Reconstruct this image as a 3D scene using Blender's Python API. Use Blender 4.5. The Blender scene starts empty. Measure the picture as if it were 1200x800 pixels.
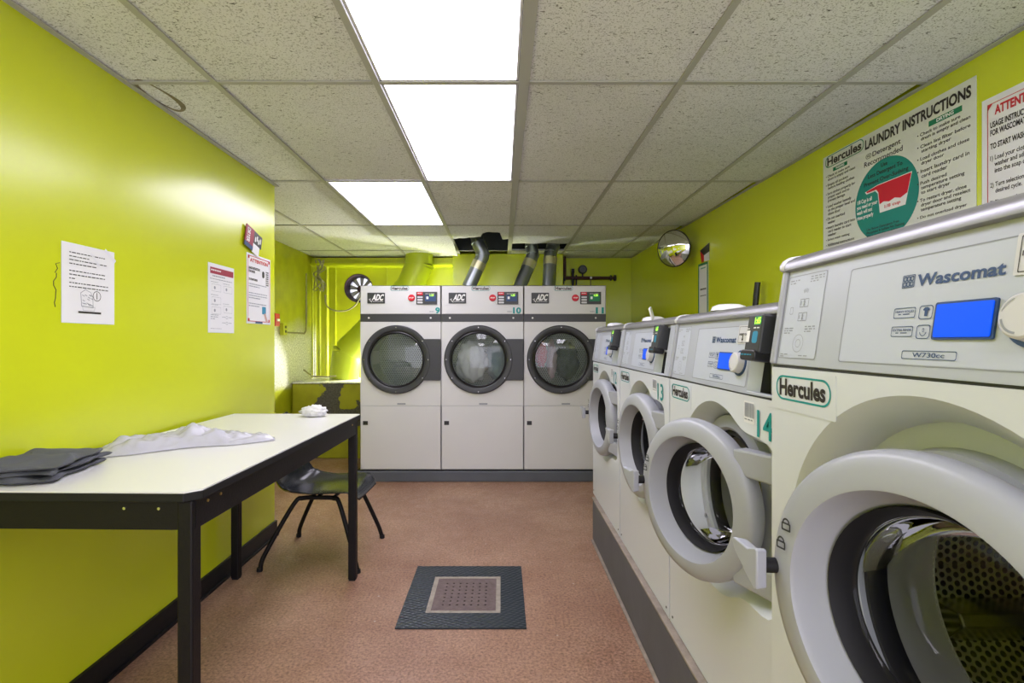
import bpy, math, random
from mathutils import Vector, Matrix
random.seed(7)
S = bpy.context.scene
COL = S.collection
PI = math.pi
H = 1.245                       # camera height
CEIL = 2.245

# ------------------------------------------------------------------ camera
cam = bpy.data.cameras.new('camera'); camo = bpy.data.objects.new('camera', cam); COL.objects.link(camo)
camo.location = (0, 0, H); camo.rotation_euler = (PI/2, 0, 0)
cam.lens = 18.0; cam.sensor_width = 36; cam.shift_x = 0.010; cam.clip_start = 0.02
S.camera = camo
# ------------------------------------------------------------------ world, exposure
w = bpy.data.worlds.new('world'); S.world = w; w.use_nodes = True
w.node_tree.nodes['Background'].inputs[0].default_value = (0.93, 0.90, 1.06, 1)
w.node_tree.nodes['Background'].inputs[1].default_value = 2.1
S.view_settings.view_transform = 'Standard'; S.view_settings.look = 'None'
S.view_settings.gamma = 1.0; S.view_settings.use_curve_mapping = False
S.view_settings.exposure = 0.68
PANEL_LIGHT = 5.0               # emission of the ceiling light diffusers
BACK_LIGHT = 7.0                # those behind the camera
NOOK_LAMP = 700.0                # bare bulb behind the dryers

# ------------------------------------------------------------------ materials
def nodes(m): return m.node_tree.nodes, m.node_tree.links
def mat(name, c, rough=.5, metal=0., spec=.5, bump=0., bscale=60., var=0., vscale=4., emit=None, estr=0, coat=0.):
    m = bpy.data.materials.new(name); m.use_nodes = True
    n, l = nodes(m); b = n['Principled BSDF']
    b.inputs['Base Color'].default_value = (*c, 1); b.inputs['Roughness'].default_value = rough
    b.inputs['Metallic'].default_value = metal; b.inputs['Specular IOR Level'].default_value = spec
    b.inputs['Coat Weight'].default_value = coat; b.inputs['Coat Roughness'].default_value = .2
    tc = n.new('ShaderNodeTexCoord')
    if var:
        nz = n.new('ShaderNodeTexNoise'); nz.inputs['Scale'].default_value = vscale; nz.inputs['Detail'].default_value = 6
        l.new(tc.outputs['Object'], nz.inputs['Vector'])
        mx = n.new('ShaderNodeMix'); mx.data_type = 'RGBA'
        mx.inputs[6].default_value = (*[max(0, v*(1-var)) for v in c], 1); mx.inputs[7].default_value = (*[min(1, v*(1+var)) for v in c], 1)
        l.new(nz.outputs['Fac'], mx.inputs[0]); l.new(mx.outputs[2], b.inputs['Base Color'])
    if bump:
        nb = n.new('ShaderNodeTexNoise'); nb.inputs['Scale'].default_value = bscale; nb.inputs['Detail'].default_value = 3
        l.new(tc.outputs['Object'], nb.inputs['Vector'])
        bp = n.new('ShaderNodeBump'); bp.inputs['Strength'].default_value = bump; bp.inputs['Distance'].default_value = .004
        l.new(nb.outputs['Fac'], bp.inputs['Height']); l.new(bp.outputs[0], b.inputs['Normal'])
    if emit:
        b.inputs['Emission Color'].default_value = (*emit, 1); b.inputs['Emission Strength'].default_value = estr
    return m
def ramp(n, p0, c0, p1, c1):
    r = n.new('ShaderNodeValToRGB'); e = r.color_ramp.elements
    e[0].position = p0; e[0].color = (*c0, 1); e[1].position = p1; e[1].color = (*c1, 1); return r

LIME = (.60, .68, .010)
M = {}
M['lime'] = mat('lime_paint', LIME, .27, spec=.5, coat=.5, bump=.06, bscale=140, var=.05, vscale=2)
M['lime_old'] = mat('old_lime_paint', (.50, .54, .012), .34, coat=.4, bump=.35, bscale=16, var=.22, vscale=5)
M['body'] = mat('cream_enamel', (.65, .68, .72), .3, spec=.5, var=.03, vscale=3)
M['dryer'] = mat('offwhite_enamel', (.66, .66, .665), .4, var=.04, vscale=3)
M['fascia'] = mat('silver_grey_fascia', (.46, .49, .56), .38, metal=.15)
M['fascia_in'] = mat('pale_grey_fascia', (.50, .54, .63), .42)
M['capmetal'] = mat('brushed_metal', (.34, .34, .36), .38, metal=.8, bump=.05, bscale=200)
M['doorgrey'] = mat('grey_plastic', (.36, .375, .42), .34)
M['darkgrey'] = mat('charcoal_plastic', (.035, .037, .04), .42)
M['black'] = mat('black_plastic', (.012, .012, .014), .35)
M['rubber'] = mat('black_rubber', (.008, .008, .010), .55, spec=.3)
M['lip'] = mat('satin_steel', (.62, .62, .60), .35, metal=.7)
M['tub'] = mat('tub_enamel', (.45, .47, .50), .4)
M['teal'] = mat('teal_ink', (0., .27, .27), .5)
M['ink'] = mat('black_ink', (.02, .015, .015), .5)
M['navy'] = mat('navy_ink', (.02, .06, .17), .5)
M['redink'] = mat('red_ink', (.55, .02, .03), .5)
M['maroon'] = mat('maroon_ink', (.32, .02, .05), .5)
M['whiteink'] = mat('white_ink', (.85, .85, .85), .5)
M['greyink'] = mat('grey_ink', (.28, .30, .34), .5)
M['greenink'] = mat('green_ink', (.01, .20, .09), .5)
M['blueink'] = mat('blue_ink', (.02, .25, .42), .5)
M['paper'] = mat('white_paper', (.78, .78, .80), .55)
M['poster'] = mat('cream_poster', (.70, .72, .66), .45)
M['postergreen'] = mat('poster_green', (0., .24, .20), .45)
M['postred'] = mat('poster_red', (.62, .0, .02), .45)
M['blue'] = mat('blue_screen', (.0, .03, .2), .4, spec=.2, emit=(.0, .085, .95), estr=.62)
M['limescreen'] = mat('lit_digits', (.2, .5, .02), .3, emit=(.45, 1., .05), estr=1.0)
M['steel'] = mat('steel', (.55, .55, .56), .25, metal=1)
M['galv'] = mat('galvanised_duct', (.30, .33, .35), .32, metal=.9, var=.15, vscale=12)
M['foil'] = mat('foil_tape', (.62, .60, .38), .3, metal=.8, bump=.6, bscale=60)
M['white'] = mat('white_plastic', (.62, .62, .65), .35)
M['laminate'] = mat('white_laminate', (.74, .74, .75), .28, var=.02, vscale=2)
M['frame'] = mat('black_painted_steel', (.006, .005, .006), .5, spec=.25, bump=.15, bscale=150)
M['chair'] = mat('black_shell_plastic', (.012, .014, .018), .22, bump=.04, bscale=60)
M['cloth'] = mat('charcoal_cloth', (.085, .09, .11), .85, bump=.4, bscale=400, var=.2, vscale=9)
M['grid'] = mat('grey_ceiling_grid', (.42, .42, .40), .45)
M['plinth'] = mat('grey_plinth_paint', (.095, .105, .125), .5, bump=.2, bscale=20, var=.2, vscale=6)
M['worn'] = mat('worn_concrete_edge', (.30, .25, .21), .8, bump=.6, bscale=60, var=.5, vscale=20)
M['baseb'] = mat('black_baseboard', (.007, .007, .009), .45, spec=.3)
M['plenum'] = mat('dark_plenum', (.035, .04, .045), .9, var=.4, vscale=6)
M['pipe'] = mat('dark_red_pipe', (.06, .015, .012), .5)
M['brass'] = mat('brass', (.5, .35, .12), .35, metal=1)
M['redbox'] = mat('red_alarm', (.5, .02, .02), .4)
M['hole'] = mat('dark_recess', (.01, .008, .01), .8)
M['fanrim'] = mat('fan_rim', (.05, .02, .04), .6)
M['mirror'] = mat('mirror', (.85, .87, .88), .03, metal=1)
M['conduit'] = mat('old_conduit', (.30, .28, .16), .6, bump=.4, bscale=60, var=.4, vscale=20)
M['limeduct'] = mat('lime_painted_duct', (.42, .50, .02), .4, bump=.1, bscale=30, var=.1, vscale=6)
M['hopper'] = mat('white_hopper', (.72, .72, .74), .35)
M['bagwhite'] = mat('white_fabric', (.72, .72, .76), .8, bump=.5, bscale=40)
M['redcloth'] = mat('red_fabric', (.60, .01, .04), .85, bump=.4, bscale=60)
M['darkcloth'] = mat('dark_green_fabric', (.02, .05, .05), .85, bump=.4, bscale=60)
M['pinkcloth'] = mat('pale_pink_fabric', (.55, .38, .42), .85, bump=.4, bscale=60)
M['bluecloth'] = mat('pale_blue_fabric', (.30, .42, .46), .85, bump=.4, bscale=60)
M['diffuser'] = None

def glass_mat(name, tint, ior=1.5, refl=1.0, rough=0.0, refl_veil=0):
    m = bpy.data.materials.new(name); m.use_nodes = True; n, l = nodes(m); n.clear()
    o = n.new('ShaderNodeOutputMaterial'); t = n.new('ShaderNodeBsdfTransparent'); g = n.new('ShaderNodeBsdfGlossy'); x = n.new('ShaderNodeMixShader')
    t.inputs[0].default_value = (*tint, 1); g.inputs['Roughness'].default_value = rough
    g.inputs[0].default_value = (refl, refl, refl, 1)
    f = n.new('ShaderNodeFresnel'); f.inputs[0].default_value = ior
    l.new(f.outputs[0], x.inputs[0]); l.new(t.outputs[0], x.inputs[1]); l.new(g.outputs[0], x.inputs[2])
    if refl_veil:  # greenish diffuse veil imitates the room reflected in the glass
        d = n.new('ShaderNodeBsdfDiffuse'); d.inputs[0].default_value = (.50, .58, .52, 1); y = n.new('ShaderNodeMixShader'); y.inputs[0].default_value = refl_veil
        l.new(x.outputs[0], y.inputs[1]); l.new(d.outputs[0], y.inputs[2]); x = y
    l.new(x.outputs[0], o.inputs[0]); return m
M['glass'] = glass_mat('door_glass', (.88, .90, .88), 1.35, .45)
M['dglass'] = glass_mat('dryer_glass', (.88, .92, .89), 1.7, .7, refl_veil=.11)

def plastic_bag_mat():
    m = mat('translucent_plastic', (.60, .60, .68), .2, bump=1.0, bscale=22)
    b = m.node_tree.nodes['Principled BSDF']; b.inputs['Alpha'].default_value = .72; return m
M['bag'] = plastic_bag_mat()

def emis(name, c, s, tubes=False):
    m = bpy.data.materials.new(name); m.use_nodes = True; n, l = nodes(m); n.clear()
    o = n.new('ShaderNodeOutputMaterial'); e = n.new('ShaderNodeEmission'); e.inputs[0].default_value = (*c, 1); e.inputs[1].default_value = s
    if tubes:   # the tubes glow through the prismatic lens a little brighter than the gaps
        tc = n.new('ShaderNodeTexCoord'); sp = n.new('ShaderNodeSeparateXYZ'); l.new(tc.outputs['Object'], sp.inputs[0])
        mu = n.new('ShaderNodeMath'); mu.operation = 'MULTIPLY'; mu.inputs[1].default_value = 2*PI/.27; l.new(sp.outputs[0], mu.inputs[0])
        co = n.new('ShaderNodeMath'); co.operation = 'COSINE'; l.new(mu.outputs[0], co.inputs[0])
        ma = n.new('ShaderNodeMath'); ma.operation = 'MULTIPLY_ADD'; ma.inputs[1].default_value = -.25*s; ma.inputs[2].default_value = s
        l.new(co.outputs[0], ma.inputs[0]); l.new(ma.outputs[0], e.inputs[1])
    l.new(e.outputs[0], o.inputs[0]); return m
M['diffuser'] = emis('light_diffuser', (.97, .92, 1.06), PANEL_LIGHT, True)
M['diffuser2'] = emis('light_diffuser_rear', (.97, .92, 1.06), BACK_LIGHT, True)
M['daylight'] = emis('daylight_lit_louver', (.85, .85, 1.), 1.0)
M['bulb'] = emis('glowing_bulb', (1., .97, .9), NOOK_LAMP)

def tile_mat():
    m = bpy.data.materials.new('fissured_ceiling_tile'); m.use_nodes = True; n, l = nodes(m); b = n['Principled BSDF']
    b.inputs['Roughness'].default_value = .9
    tc = n.new('ShaderNodeTexCoord'); geo = n.new('ShaderNodeNewGeometry')
    mp = n.new('ShaderNodeMapping'); mp.inputs['Scale'].default_value = (34, 75, 1)
    l.new(geo.outputs['Position'], mp.inputs[0])
    w1 = n.new('ShaderNodeTexNoise'); w1.inputs['Scale'].default_value = 1.6; w1.inputs['Detail'].default_value = 4; w1.inputs['Distortion'].default_value = .9
    l.new(mp.outputs[0], w1.inputs['Vector'])
    r = ramp(n, .30, (.10, .10, .09), .385, (.79, .80, .83)); l.new(w1.outputs['Fac'], r.inputs[0])
    # fine pin holes
    v = n.new('ShaderNodeTexNoise'); v.inputs['Scale'].default_value = 190; v.inputs['Detail'].default_value = 2
    l.new(geo.outputs['Position'], v.inputs['Vector'])
    r2 = ramp(n, .33, (.50, .50, .48), .45, (1, 1, 1)); l.new(v.outputs['Fac'], r2.inputs[0])
    mx = n.new('ShaderNodeMix'); mx.data_type = 'RGBA'; mx.blend_type = 'MULTIPLY'; mx.inputs[0].default_value = 1
    l.new(r.outputs[0], mx.inputs[6]); l.new(r2.outputs[0], mx.inputs[7])
    big = n.new('ShaderNodeTexNoise'); big.inputs['Scale'].default_value = 1.3; l.new(geo.outputs['Position'], big.inputs['Vector'])
    r3 = ramp(n, .3, (.88, .88, .86), .7, (1, 1, 1)); l.new(big.outputs['Fac'], r3.inputs[0])
    mx2 = n.new('ShaderNodeMix'); mx2.data_type = 'RGBA'; mx2.blend_type = 'MULTIPLY'; mx2.inputs[0].default_value = 1
    l.new(mx.outputs[2], mx2.inputs[6]); l.new(r3.outputs[0], mx2.inputs[7]); l.new(mx2.outputs[2], b.inputs['Base Color'])
    bp = n.new('ShaderNodeBump'); bp.inputs['Strength'].default_value = .5; bp.inputs['Distance'].default_value = .003
    l.new(r.outputs[0], bp.inputs['Height']); l.new(bp.outputs[0], b.inputs['Normal'])
    return m
M['tile'] = tile_mat()

def floor_mat():
    m = bpy.data.materials.new('mottled_brown_floor'); m.use_nodes = True; n, l = nodes(m); b = n['Principled BSDF']
    tc = n.new('ShaderNodeTexCoord')
    n1 = n.new('ShaderNodeTexNoise'); n1.inputs['Scale'].default_value = 1.6; n1.inputs['Detail'].default_value = 8; n1.inputs['Roughness'].default_value = .65
    n2 = n.new('ShaderNodeTexNoise'); n2.inputs['Scale'].default_value = 85; n2.inputs['Detail'].default_value = 5; n2.inputs['Roughness'].default_value = .7
    n3 = n.new('ShaderNodeTexNoise'); n3.inputs['Scale'].default_value = 9; n3.inputs['Detail'].default_value = 6; n3.inputs['Distortion'].default_value = 2.5
    for q in (n1, n2, n3): l.new(tc.outputs['Object'], q.inputs['Vector'])
    r1 = ramp(n, .33, (.25, .130, .085), .68, (.38, .235, .165)); l.new(n1.outputs['Fac'], r1.inputs[0])
    r2 = ramp(n, .30, (.42, .40, .38), .70, (1.65, 1.65, 1.6)); l.new(n2.outputs['Fac'], r2.inputs[0])
    mx = n.new('ShaderNodeMix'); mx.data_type = 'RGBA'; mx.blend_type = 'MULTIPLY'; mx.inputs[0].default_value = 1.
    l.new(r1.outputs[0], mx.inputs[6]); l.new(r2.outputs[0], mx.inputs[7])
    r3 = ramp(n, .60, (0, 0, 0), .74, (1, 1, 1)); l.new(n3.outputs['Fac'], r3.inputs[0])
    mx2 = n.new('ShaderNodeMix'); mx2.data_type = 'RGBA'; l.new(r3.outputs[0], mx2.inputs[0])
    l.new(mx.outputs[2], mx2.inputs[6]); mx2.inputs[7].default_value = (.36, .22, .16, 1)
    vo = n.new('ShaderNodeTexVoronoi'); vo.inputs['Scale'].default_value = 9; l.new(tc.outputs['Object'], vo.inputs['Vector'])
    rv = ramp(n, .035, (1, 1, 1), .055, (0, 0, 0)); l.new(vo.outputs['Distance'], rv.inputs[0])
    mx3 = n.new('ShaderNodeMix'); mx3.data_type = 'RGBA'; l.new(rv.outputs[0], mx3.inputs[0]); l.new(mx2.outputs[2], mx3.inputs[6]); mx3.inputs[7].default_value = (.5, .42, .36, 1)
    l.new(mx3.outputs[2], b.inputs['Base Color'])
    rr = ramp(n, .3, (.28, .28, .28), .7, (.5, .5, .5)); l.new(n3.outputs['Fac'], rr.inputs[0]); l.new(rr.outputs[0], b.inputs['Roughness'])
    bp = n.new('ShaderNodeBump'); bp.inputs['Strength'].default_value = .25; bp.inputs['Distance'].default_value = .003
    l.new(n2.outputs['Fac'], bp.inputs['Height']); l.new(bp.outputs[0], b.inputs['Normal'])
    return m
M['floor'] = floor_mat()

def peel_mat(name, paint, under, scale, thr, rough=.5):
    m = bpy.data.materials.new(name); m.use_nodes = True; n, l = nodes(m); b = n['Principled BSDF']; b.inputs['Roughness'].default_value = rough
    tc = n.new('ShaderNodeTexCoord'); nz = n.new('ShaderNodeTexNoise'); nz.inputs['Scale'].default_value = scale; nz.inputs['Detail'].default_value = 7
    l.new(tc.outputs['Object'], nz.inputs['Vector'])
    r = ramp(n, thr, (0, 0, 0), thr+.012, (1, 1, 1)); l.new(nz.outputs['Fac'], r.inputs[0])
    g = n.new('ShaderNodeTexNoise'); g.inputs['Scale'].default_value = 60; l.new(tc.outputs['Object'], g.inputs['Vector'])
    gr = ramp(n, .3, tuple(v*.6 for v in under), .7, tuple(v*1.4 for v in under)); l.new(g.outputs['Fac'], gr.inputs[0])
    gp = ramp(n, .3, tuple(v*.75 for v in paint), .7, paint)
    g2 = n.new('ShaderNodeTexNoise'); g2.inputs['Scale'].default_value = 7; g2.inputs['Detail'].default_value = 6; l.new(tc.outputs['Object'], g2.inputs['Vector'])
    l.new(g2.outputs['Fac'], gp.inputs[0])
    mx = n.new('ShaderNodeMix'); mx.data_type = 'RGBA'; l.new(r.outputs[0], mx.inputs[0]); l.new(gp.outputs[0], mx.inputs[6]); l.new(gr.outputs[0], mx.inputs[7])
    l.new(mx.outputs[2], b.inputs['Base Color'])
    bp = n.new('ShaderNodeBump'); bp.invert = True; bp.inputs['Strength'].default_value = .6; bp.inputs['Distance'].default_value = .006
    l.new(r.outputs[0], bp.inputs['Height']); l.new(bp.outputs[0], b.inputs['Normal'])
    return m
M['peel'] = peel_mat('peeling_lime_paint', (.42, .42, .015), (.085, .08, .075), 2.6, .505)
M['white_low'] = peel_mat('lime_white_low', (.50, .54, .012), (.70, .70, .66), 1.1, .5, .3)

def white_low():  # mixes white into the lime low on the wall and ledge top
    m = M['white_low']; n, l = nodes(m); nz = [q for q in n if q.type == 'TEX_NOISE'][0]; rp_ = nz.outputs['Fac'].links[0].to_node
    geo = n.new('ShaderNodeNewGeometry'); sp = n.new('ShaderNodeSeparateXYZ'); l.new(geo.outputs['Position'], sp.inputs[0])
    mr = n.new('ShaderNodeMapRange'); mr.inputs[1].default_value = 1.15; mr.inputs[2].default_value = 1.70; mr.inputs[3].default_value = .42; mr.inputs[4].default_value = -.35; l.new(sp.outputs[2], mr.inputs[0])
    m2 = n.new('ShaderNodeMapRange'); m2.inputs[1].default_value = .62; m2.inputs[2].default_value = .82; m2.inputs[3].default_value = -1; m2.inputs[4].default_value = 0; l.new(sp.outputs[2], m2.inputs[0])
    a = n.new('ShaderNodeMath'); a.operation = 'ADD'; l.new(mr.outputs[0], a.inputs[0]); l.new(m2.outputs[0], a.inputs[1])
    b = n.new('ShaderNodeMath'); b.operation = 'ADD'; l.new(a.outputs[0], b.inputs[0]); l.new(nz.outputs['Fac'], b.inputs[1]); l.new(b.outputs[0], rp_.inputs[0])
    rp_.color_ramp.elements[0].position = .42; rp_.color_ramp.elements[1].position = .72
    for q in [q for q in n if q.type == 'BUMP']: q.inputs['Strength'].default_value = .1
white_low()
def perf_mat(name, base, hole, sc, asp=1.732, metal=1., rough=.28, th=.30):
    """perforated sheet: a staggered lattice of round holes laid out on the sheet's own UVs (metres)"""
    m = bpy.data.materials.new(name); m.use_nodes = True; n, l = nodes(m); b = n['Principled BSDF']
    uv = n.new('ShaderNodeUVMap')
    outs = []
    for off in (0., .5):
        mp = n.new('ShaderNodeMapping'); mp.inputs['Scale'].default_value = (sc, sc/asp, 1); mp.inputs['Location'].default_value = (off, off, 0)
        l.new(uv.outputs[0], mp.inputs[0])
        fr = n.new('ShaderNodeVectorMath'); fr.operation = 'FRACTION'; l.new(mp.outputs[0], fr.inputs[0])
        sb = n.new('ShaderNodeVectorMath'); sb.operation = 'SUBTRACT'; sb.inputs[1].default_value = (.5, .5, 0); l.new(fr.outputs[0], sb.inputs[0])
        ml = n.new('ShaderNodeVectorMath'); ml.operation = 'MULTIPLY'; ml.inputs[1].default_value = (1, asp, 0); l.new(sb.outputs[0], ml.inputs[0])
        ln = n.new('ShaderNodeVectorMath'); ln.operation = 'LENGTH'; l.new(ml.outputs[0], ln.inputs[0]); outs.append(ln.outputs['Value'])
    mi = n.new('ShaderNodeMath'); mi.operation = 'MINIMUM'; l.new(outs[0], mi.inputs[0]); l.new(outs[1], mi.inputs[1])
    r = ramp(n, th, (0, 0, 0), th+.08, (1, 1, 1)); l.new(mi.outputs[0], r.inputs[0])
    mx = n.new('ShaderNodeMix'); mx.data_type = 'RGBA'; mx.inputs[6].default_value = (*hole, 1); mx.inputs[7].default_value = (*base, 1)
    l.new(r.outputs[0], mx.inputs[0]); l.new(mx.outputs[2], b.inputs['Base Color'])
    b.inputs['Roughness'].default_value = rough
    mm = n.new('ShaderNodeMath'); mm.operation = 'MULTIPLY'; mm.inputs[1].default_value = metal; l.new(r.outputs[0], mm.inputs[0]); l.new(mm.outputs[0], b.inputs['Metallic'])
    bp = n.new('ShaderNodeBump'); bp.inputs['Strength'].default_value = .8; bp.inputs['Distance'].default_value = .004; l.new(r.outputs[0], bp.inputs['Height']); l.new(bp.outputs[0], b.inputs['Normal'])
    return m
M['perf'] = perf_mat('perforated_drum_steel', (.66, .66, .56), (.01, .01, .01), 1/.0145, metal=.6)
M['perfd'] = perf_mat('perforated_dryer_drum', (.46, .52, .48), (.16, .19, .17), 1/.022, metal=.4, rough=.45)

# ------------------------------------------------------------------ mesh helpers
class MB:
    def __init__(s): s.v = []; s.f = []; s.uv = {}
    def add(s, vs, fs):
        b = len(s.v); s.v += [tuple(p) for p in vs]; s.f += [tuple(b+i for i in f) for f in fs]; return s
    def box(s, x0, x1, y0, y1, z0, z1):
        return s.add([(x0,y0,z0),(x1,y0,z0),(x1,y1,z0),(x0,y1,z0),(x0,y0,z1),(x1,y0,z1),(x1,y1,z1),(x0,y1,z1)],
                     [(0,3,2,1),(4,5,6,7),(0,1,5,4),(1,2,6,5),(2,3,7,6),(3,0,4,7)])
    def hexa(s, p): # 8 points, bottom 4 then top 4
        return s.add(p, [(0,3,2,1),(4,5,6,7),(0,1,5,4),(1,2,6,5),(2,3,7,6),(3,0,4,7)])
    def prism(s, poly, axis, a, b):
        """poly in the two other axes, extruded a..b along axis"""
        def P(u, v, t): return (t,u,v) if axis == 'x' else (u,t,v) if axis == 'y' else (u,v,t)
        n = len(poly); vs = [P(*q, a) for q in poly]+[P(*q, b) for q in poly]
        return s.add(vs, [tuple(range(n))[::-1], tuple(range(n, 2*n))]+[(i,(i+1)%n,n+(i+1)%n,n+i) for i in range(n)])
    def lathe(s, prof, axis='y', c=(0,0,0), n=48, closed=False, arc=(0, 2*PI)):
        """prof: list of (r, h); h along axis"""
        full = abs(arc[1]-arc[0]-2*PI) < 1e-6; m = n if full else n+1; vs = []
        for k in range(m):
            t = arc[0]+(arc[1]-arc[0])*k/n; ct, st = math.cos(t), math.sin(t)
            for r, h in prof:
                p = (r*ct, h, r*st) if axis == 'y' else (r*ct, r*st, h) if axis == 'z' else (h, r*ct, r*st)
                vs.append((p[0]+c[0], p[1]+c[1], p[2]+c[2]))
        q = len(prof); fs = []; L = q if closed else q-1
        for k in range(n if full else n):
            k2 = (k+1) % m
            for i in range(L):
                j = (i+1) % q; fs.append((k*q+i, k*q+j, k2*q+j, k2*q+i))
        return s.add(vs, fs)
    def tube(s, pts, r, n=10, caps=True, radii=None):
        pts = [Vector(p) for p in pts]; rings = []; up = None
        for i, p in enumerate(pts):
            a = pts[max(0, i-1)]; b = pts[min(len(pts)-1, i+1)]; d = (b-a).normalized()
            if up is None:
                up = Vector((0,0,1)) if abs(d.z) < .9 else Vector((1,0,0))
            x = d.cross(up).normalized(); up = x.cross(d).normalized()
            rr = radii[i] if radii else r
            rings.append([p+rr*(math.cos(2*PI*k/n)*x+math.sin(2*PI*k/n)*up) for k in range(n)])
        vs = [q for R in rings for q in R]; fs = []
        for i in range(len(pts)-1):
            for k in range(n): fs.append((i*n+k, i*n+(k+1)%n, (i+1)*n+(k+1)%n, (i+1)*n+k))
        if caps: fs += [tuple(range(n))[::-1], tuple((len(pts)-1)*n+k for k in range(n))]
        return s.add(vs, fs)
    def holed(s, x0, x1, z0, z1, y, cx, cz, hole, extra=()):
        """front rectangle (plane y) with a hole r=hole(t) about (cx,cz); returns hole loop"""
        ts = set(2*PI*k/96 for k in range(96))
        for X in (x0, x1):
            for Z in (z0, z1): ts.add(math.atan2(Z-cz, X-cx) % (2*PI))
        ts = sorted(ts); inn = []; out = []
        for t in ts:
            c, q = math.cos(t), math.sin(t); r = hole(t); inn.append((cx+r*c, y, cz+r*q))
            k = min((((x1-cx) if c > 0 else (x0-cx))/c) if abs(c) > 1e-9 else 1e9, (((z1-cz) if q > 0 else (z0-cz))/q) if abs(q) > 1e-9 else 1e9)
            out.append((cx+k*c, y, cz+k*q))
        n = len(ts); s.add(inn+out, [(i, (i+1)%n, n+(i+1)%n, n+i) for i in range(n)]); s.ts = ts; return ts
    def strip(s, A, B, close=True):
        n = len(A); return s.add(list(A)+list(B), [(i, (i+1)%n, n+(i+1)%n, n+i) for i in range(n if close else n-1)])
    def build(s, name, m, parent=None, loc=(0,0,0), rot=(0,0,0), smooth=None, bevel=0, label=None, fix=True):
        me = bpy.data.meshes.new(name); me.from_pydata(s.v, [], s.f); me.validate()
        if fix:
            import bmesh
            bm = bmesh.new(); bm.from_mesh(me); bmesh.ops.remove_doubles(bm, verts=bm.verts, dist=1e-5); bmesh.ops.recalc_face_normals(bm, faces=bm.faces); bm.to_mesh(me); bm.free()
        o = bpy.data.objects.new(name, me); COL.objects.link(o); me.materials.append(M[m] if isinstance(m, str) else m)
        if smooth is not None:
            me.shade_smooth(); me.set_sharp_from_angle(angle=math.radians(smooth))
        if bevel:
            b = o.modifiers.new('bevel', 'BEVEL'); b.width = bevel; b.segments = 2; b.limit_method = 'ANGLE'; b.angle_limit = .6
        o.location = loc; o.rotation_euler = rot
        if parent: o.parent = parent
        if label: o['label'] = label
        return o
def uv_cyl(o, R, axis='y'):
    me = o.data; uv = me.uv_layers.new(name='UVMap')
    for p in me.polygons:
        angs = []
        for li in p.loop_indices:
            v = me.vertices[me.loops[li].vertex_index].co
            angs.append(math.atan2(v.z, v.x))
        if max(angs)-min(angs) > PI: angs = [a+2*PI if a < 0 else a for a in angs]
        for a, li in zip(angs, p.loop_indices):
            v = me.vertices[me.loops[li].vertex_index].co
            r = math.hypot(v.x, v.z)
            uv.data[li].uv = (a*R, v.y + (R-r))
def thing(name, label, cat, loc=(0,0,0), rz=0, group=None):
    o = bpy.data.objects.new(name, None); o.empty_display_size = .1; COL.objects.link(o)
    o.location = loc; o.rotation_euler = (0,0,rz); o['label'] = label; o['category'] = cat
    if group: o['group'] = group
    return o
def tag(o, label, cat, group=None, kind=None):
    o['label'] = label; o['category'] = cat
    if group: o['group'] = group
    if kind: o['kind'] = kind
    return o
def struct(name, mb, m, **k):
    o = mb.build(name, m, **k); o['kind'] = 'structure'; return o

_tc = {}
def raw_text(s, bold, spacing=1.0, line=1.0):
    key = (s, bold, spacing, line)
    if key in _tc: return _tc[key]
    c = bpy.data.curves.new('t', 'FONT'); c.body = s; c.size = 1; c.offset = bold; c.resolution_u = 3; c.space_character = spacing; c.space_line = line
    o = bpy.data.objects.new('t', c); COL.objects.link(o); bpy.context.view_layer.update()
    dg = bpy.context.evaluated_depsgraph_get(); me = bpy.data.meshes.new_from_object(o.evaluated_get(dg))
    vs = [tuple(v.co) for v in me.vertices]; fs = [tuple(p.vertices) for p in me.polygons]
    bpy.data.objects.remove(o); bpy.data.curves.remove(c); bpy.data.meshes.remove(me)
    _tc[key] = (vs, fs); return vs, fs
def text_into(mb, s, x, z, h, w=None, y=-.001, bold=0., slant=0., line=1., spacing=1., curve=None, tilt=0.):
    """text facing -y, top-left corner of its box at (x,z), total height h, total width w"""
    vs, fs = raw_text(s, bold, spacing, line)
    x0 = min(v[0] for v in vs); x1 = max(v[0] for v in vs); y0 = min(v[1] for v in vs); y1 = max(v[1] for v in vs)
    sz = h/(y1-y0); sx = (w/(x1-x0)) if w else sz
    out = []
    for v in vs:
        a = (v[0]-x0)*sx; b = (v[1]-y1)*sz; a += slant*(b+h)
        if tilt: a, b = a*math.cos(tilt)-b*math.sin(tilt), a*math.sin(tilt)+b*math.cos(tilt)
        out.append((x+a, y, z+b))
    mb.add(out, fs)
def lettering(items, m, parent, name='lettering', **kw):
    mb = MB()
    for it in items:
        k = it[5] if len(it) > 5 else {}
        text_into(mb, it[0], it[1], it[2], it[3], it[4], **k)
    return mb.build(name, m, parent, fix=False, **kw)
def rrect(x0, x1, z0, z1, r, n=4):
    p = []
    for cx, cz, a in ((x1-r, z0+r, -PI/2), (x1-r, z1-r, 0), (x0+r, z1-r, PI/2), (x0+r, z0+r, PI)):
        for k in range(n+1): t = a+PI/2*k/n; p.append((cx+r*math.cos(t), cz+r*math.sin(t)))
    return p
def outline(mb, poly, t, y=-.001):
    """flat outline band of thickness t along a closed polygon (x,z)"""
    cx = sum(p[0] for p in poly)/len(poly); cz = sum(p[1] for p in poly)/len(poly)
    w = max(p[0] for p in poly)-min(p[0] for p in poly); h = max(p[1] for p in poly)-min(p[1] for p in poly)
    A = [(p[0], y, p[1]) for p in poly]; B = [(cx+(p[0]-cx)*(1-2*t/w), y, cz+(p[1]-cz)*(1-2*t/h)) for p in poly]
    mb.strip(A, B)
def flat(mb, poly, y=-.001): mb.add([(p[0], y, p[1]) for p in poly], [tuple(range(len(poly)))])
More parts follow.
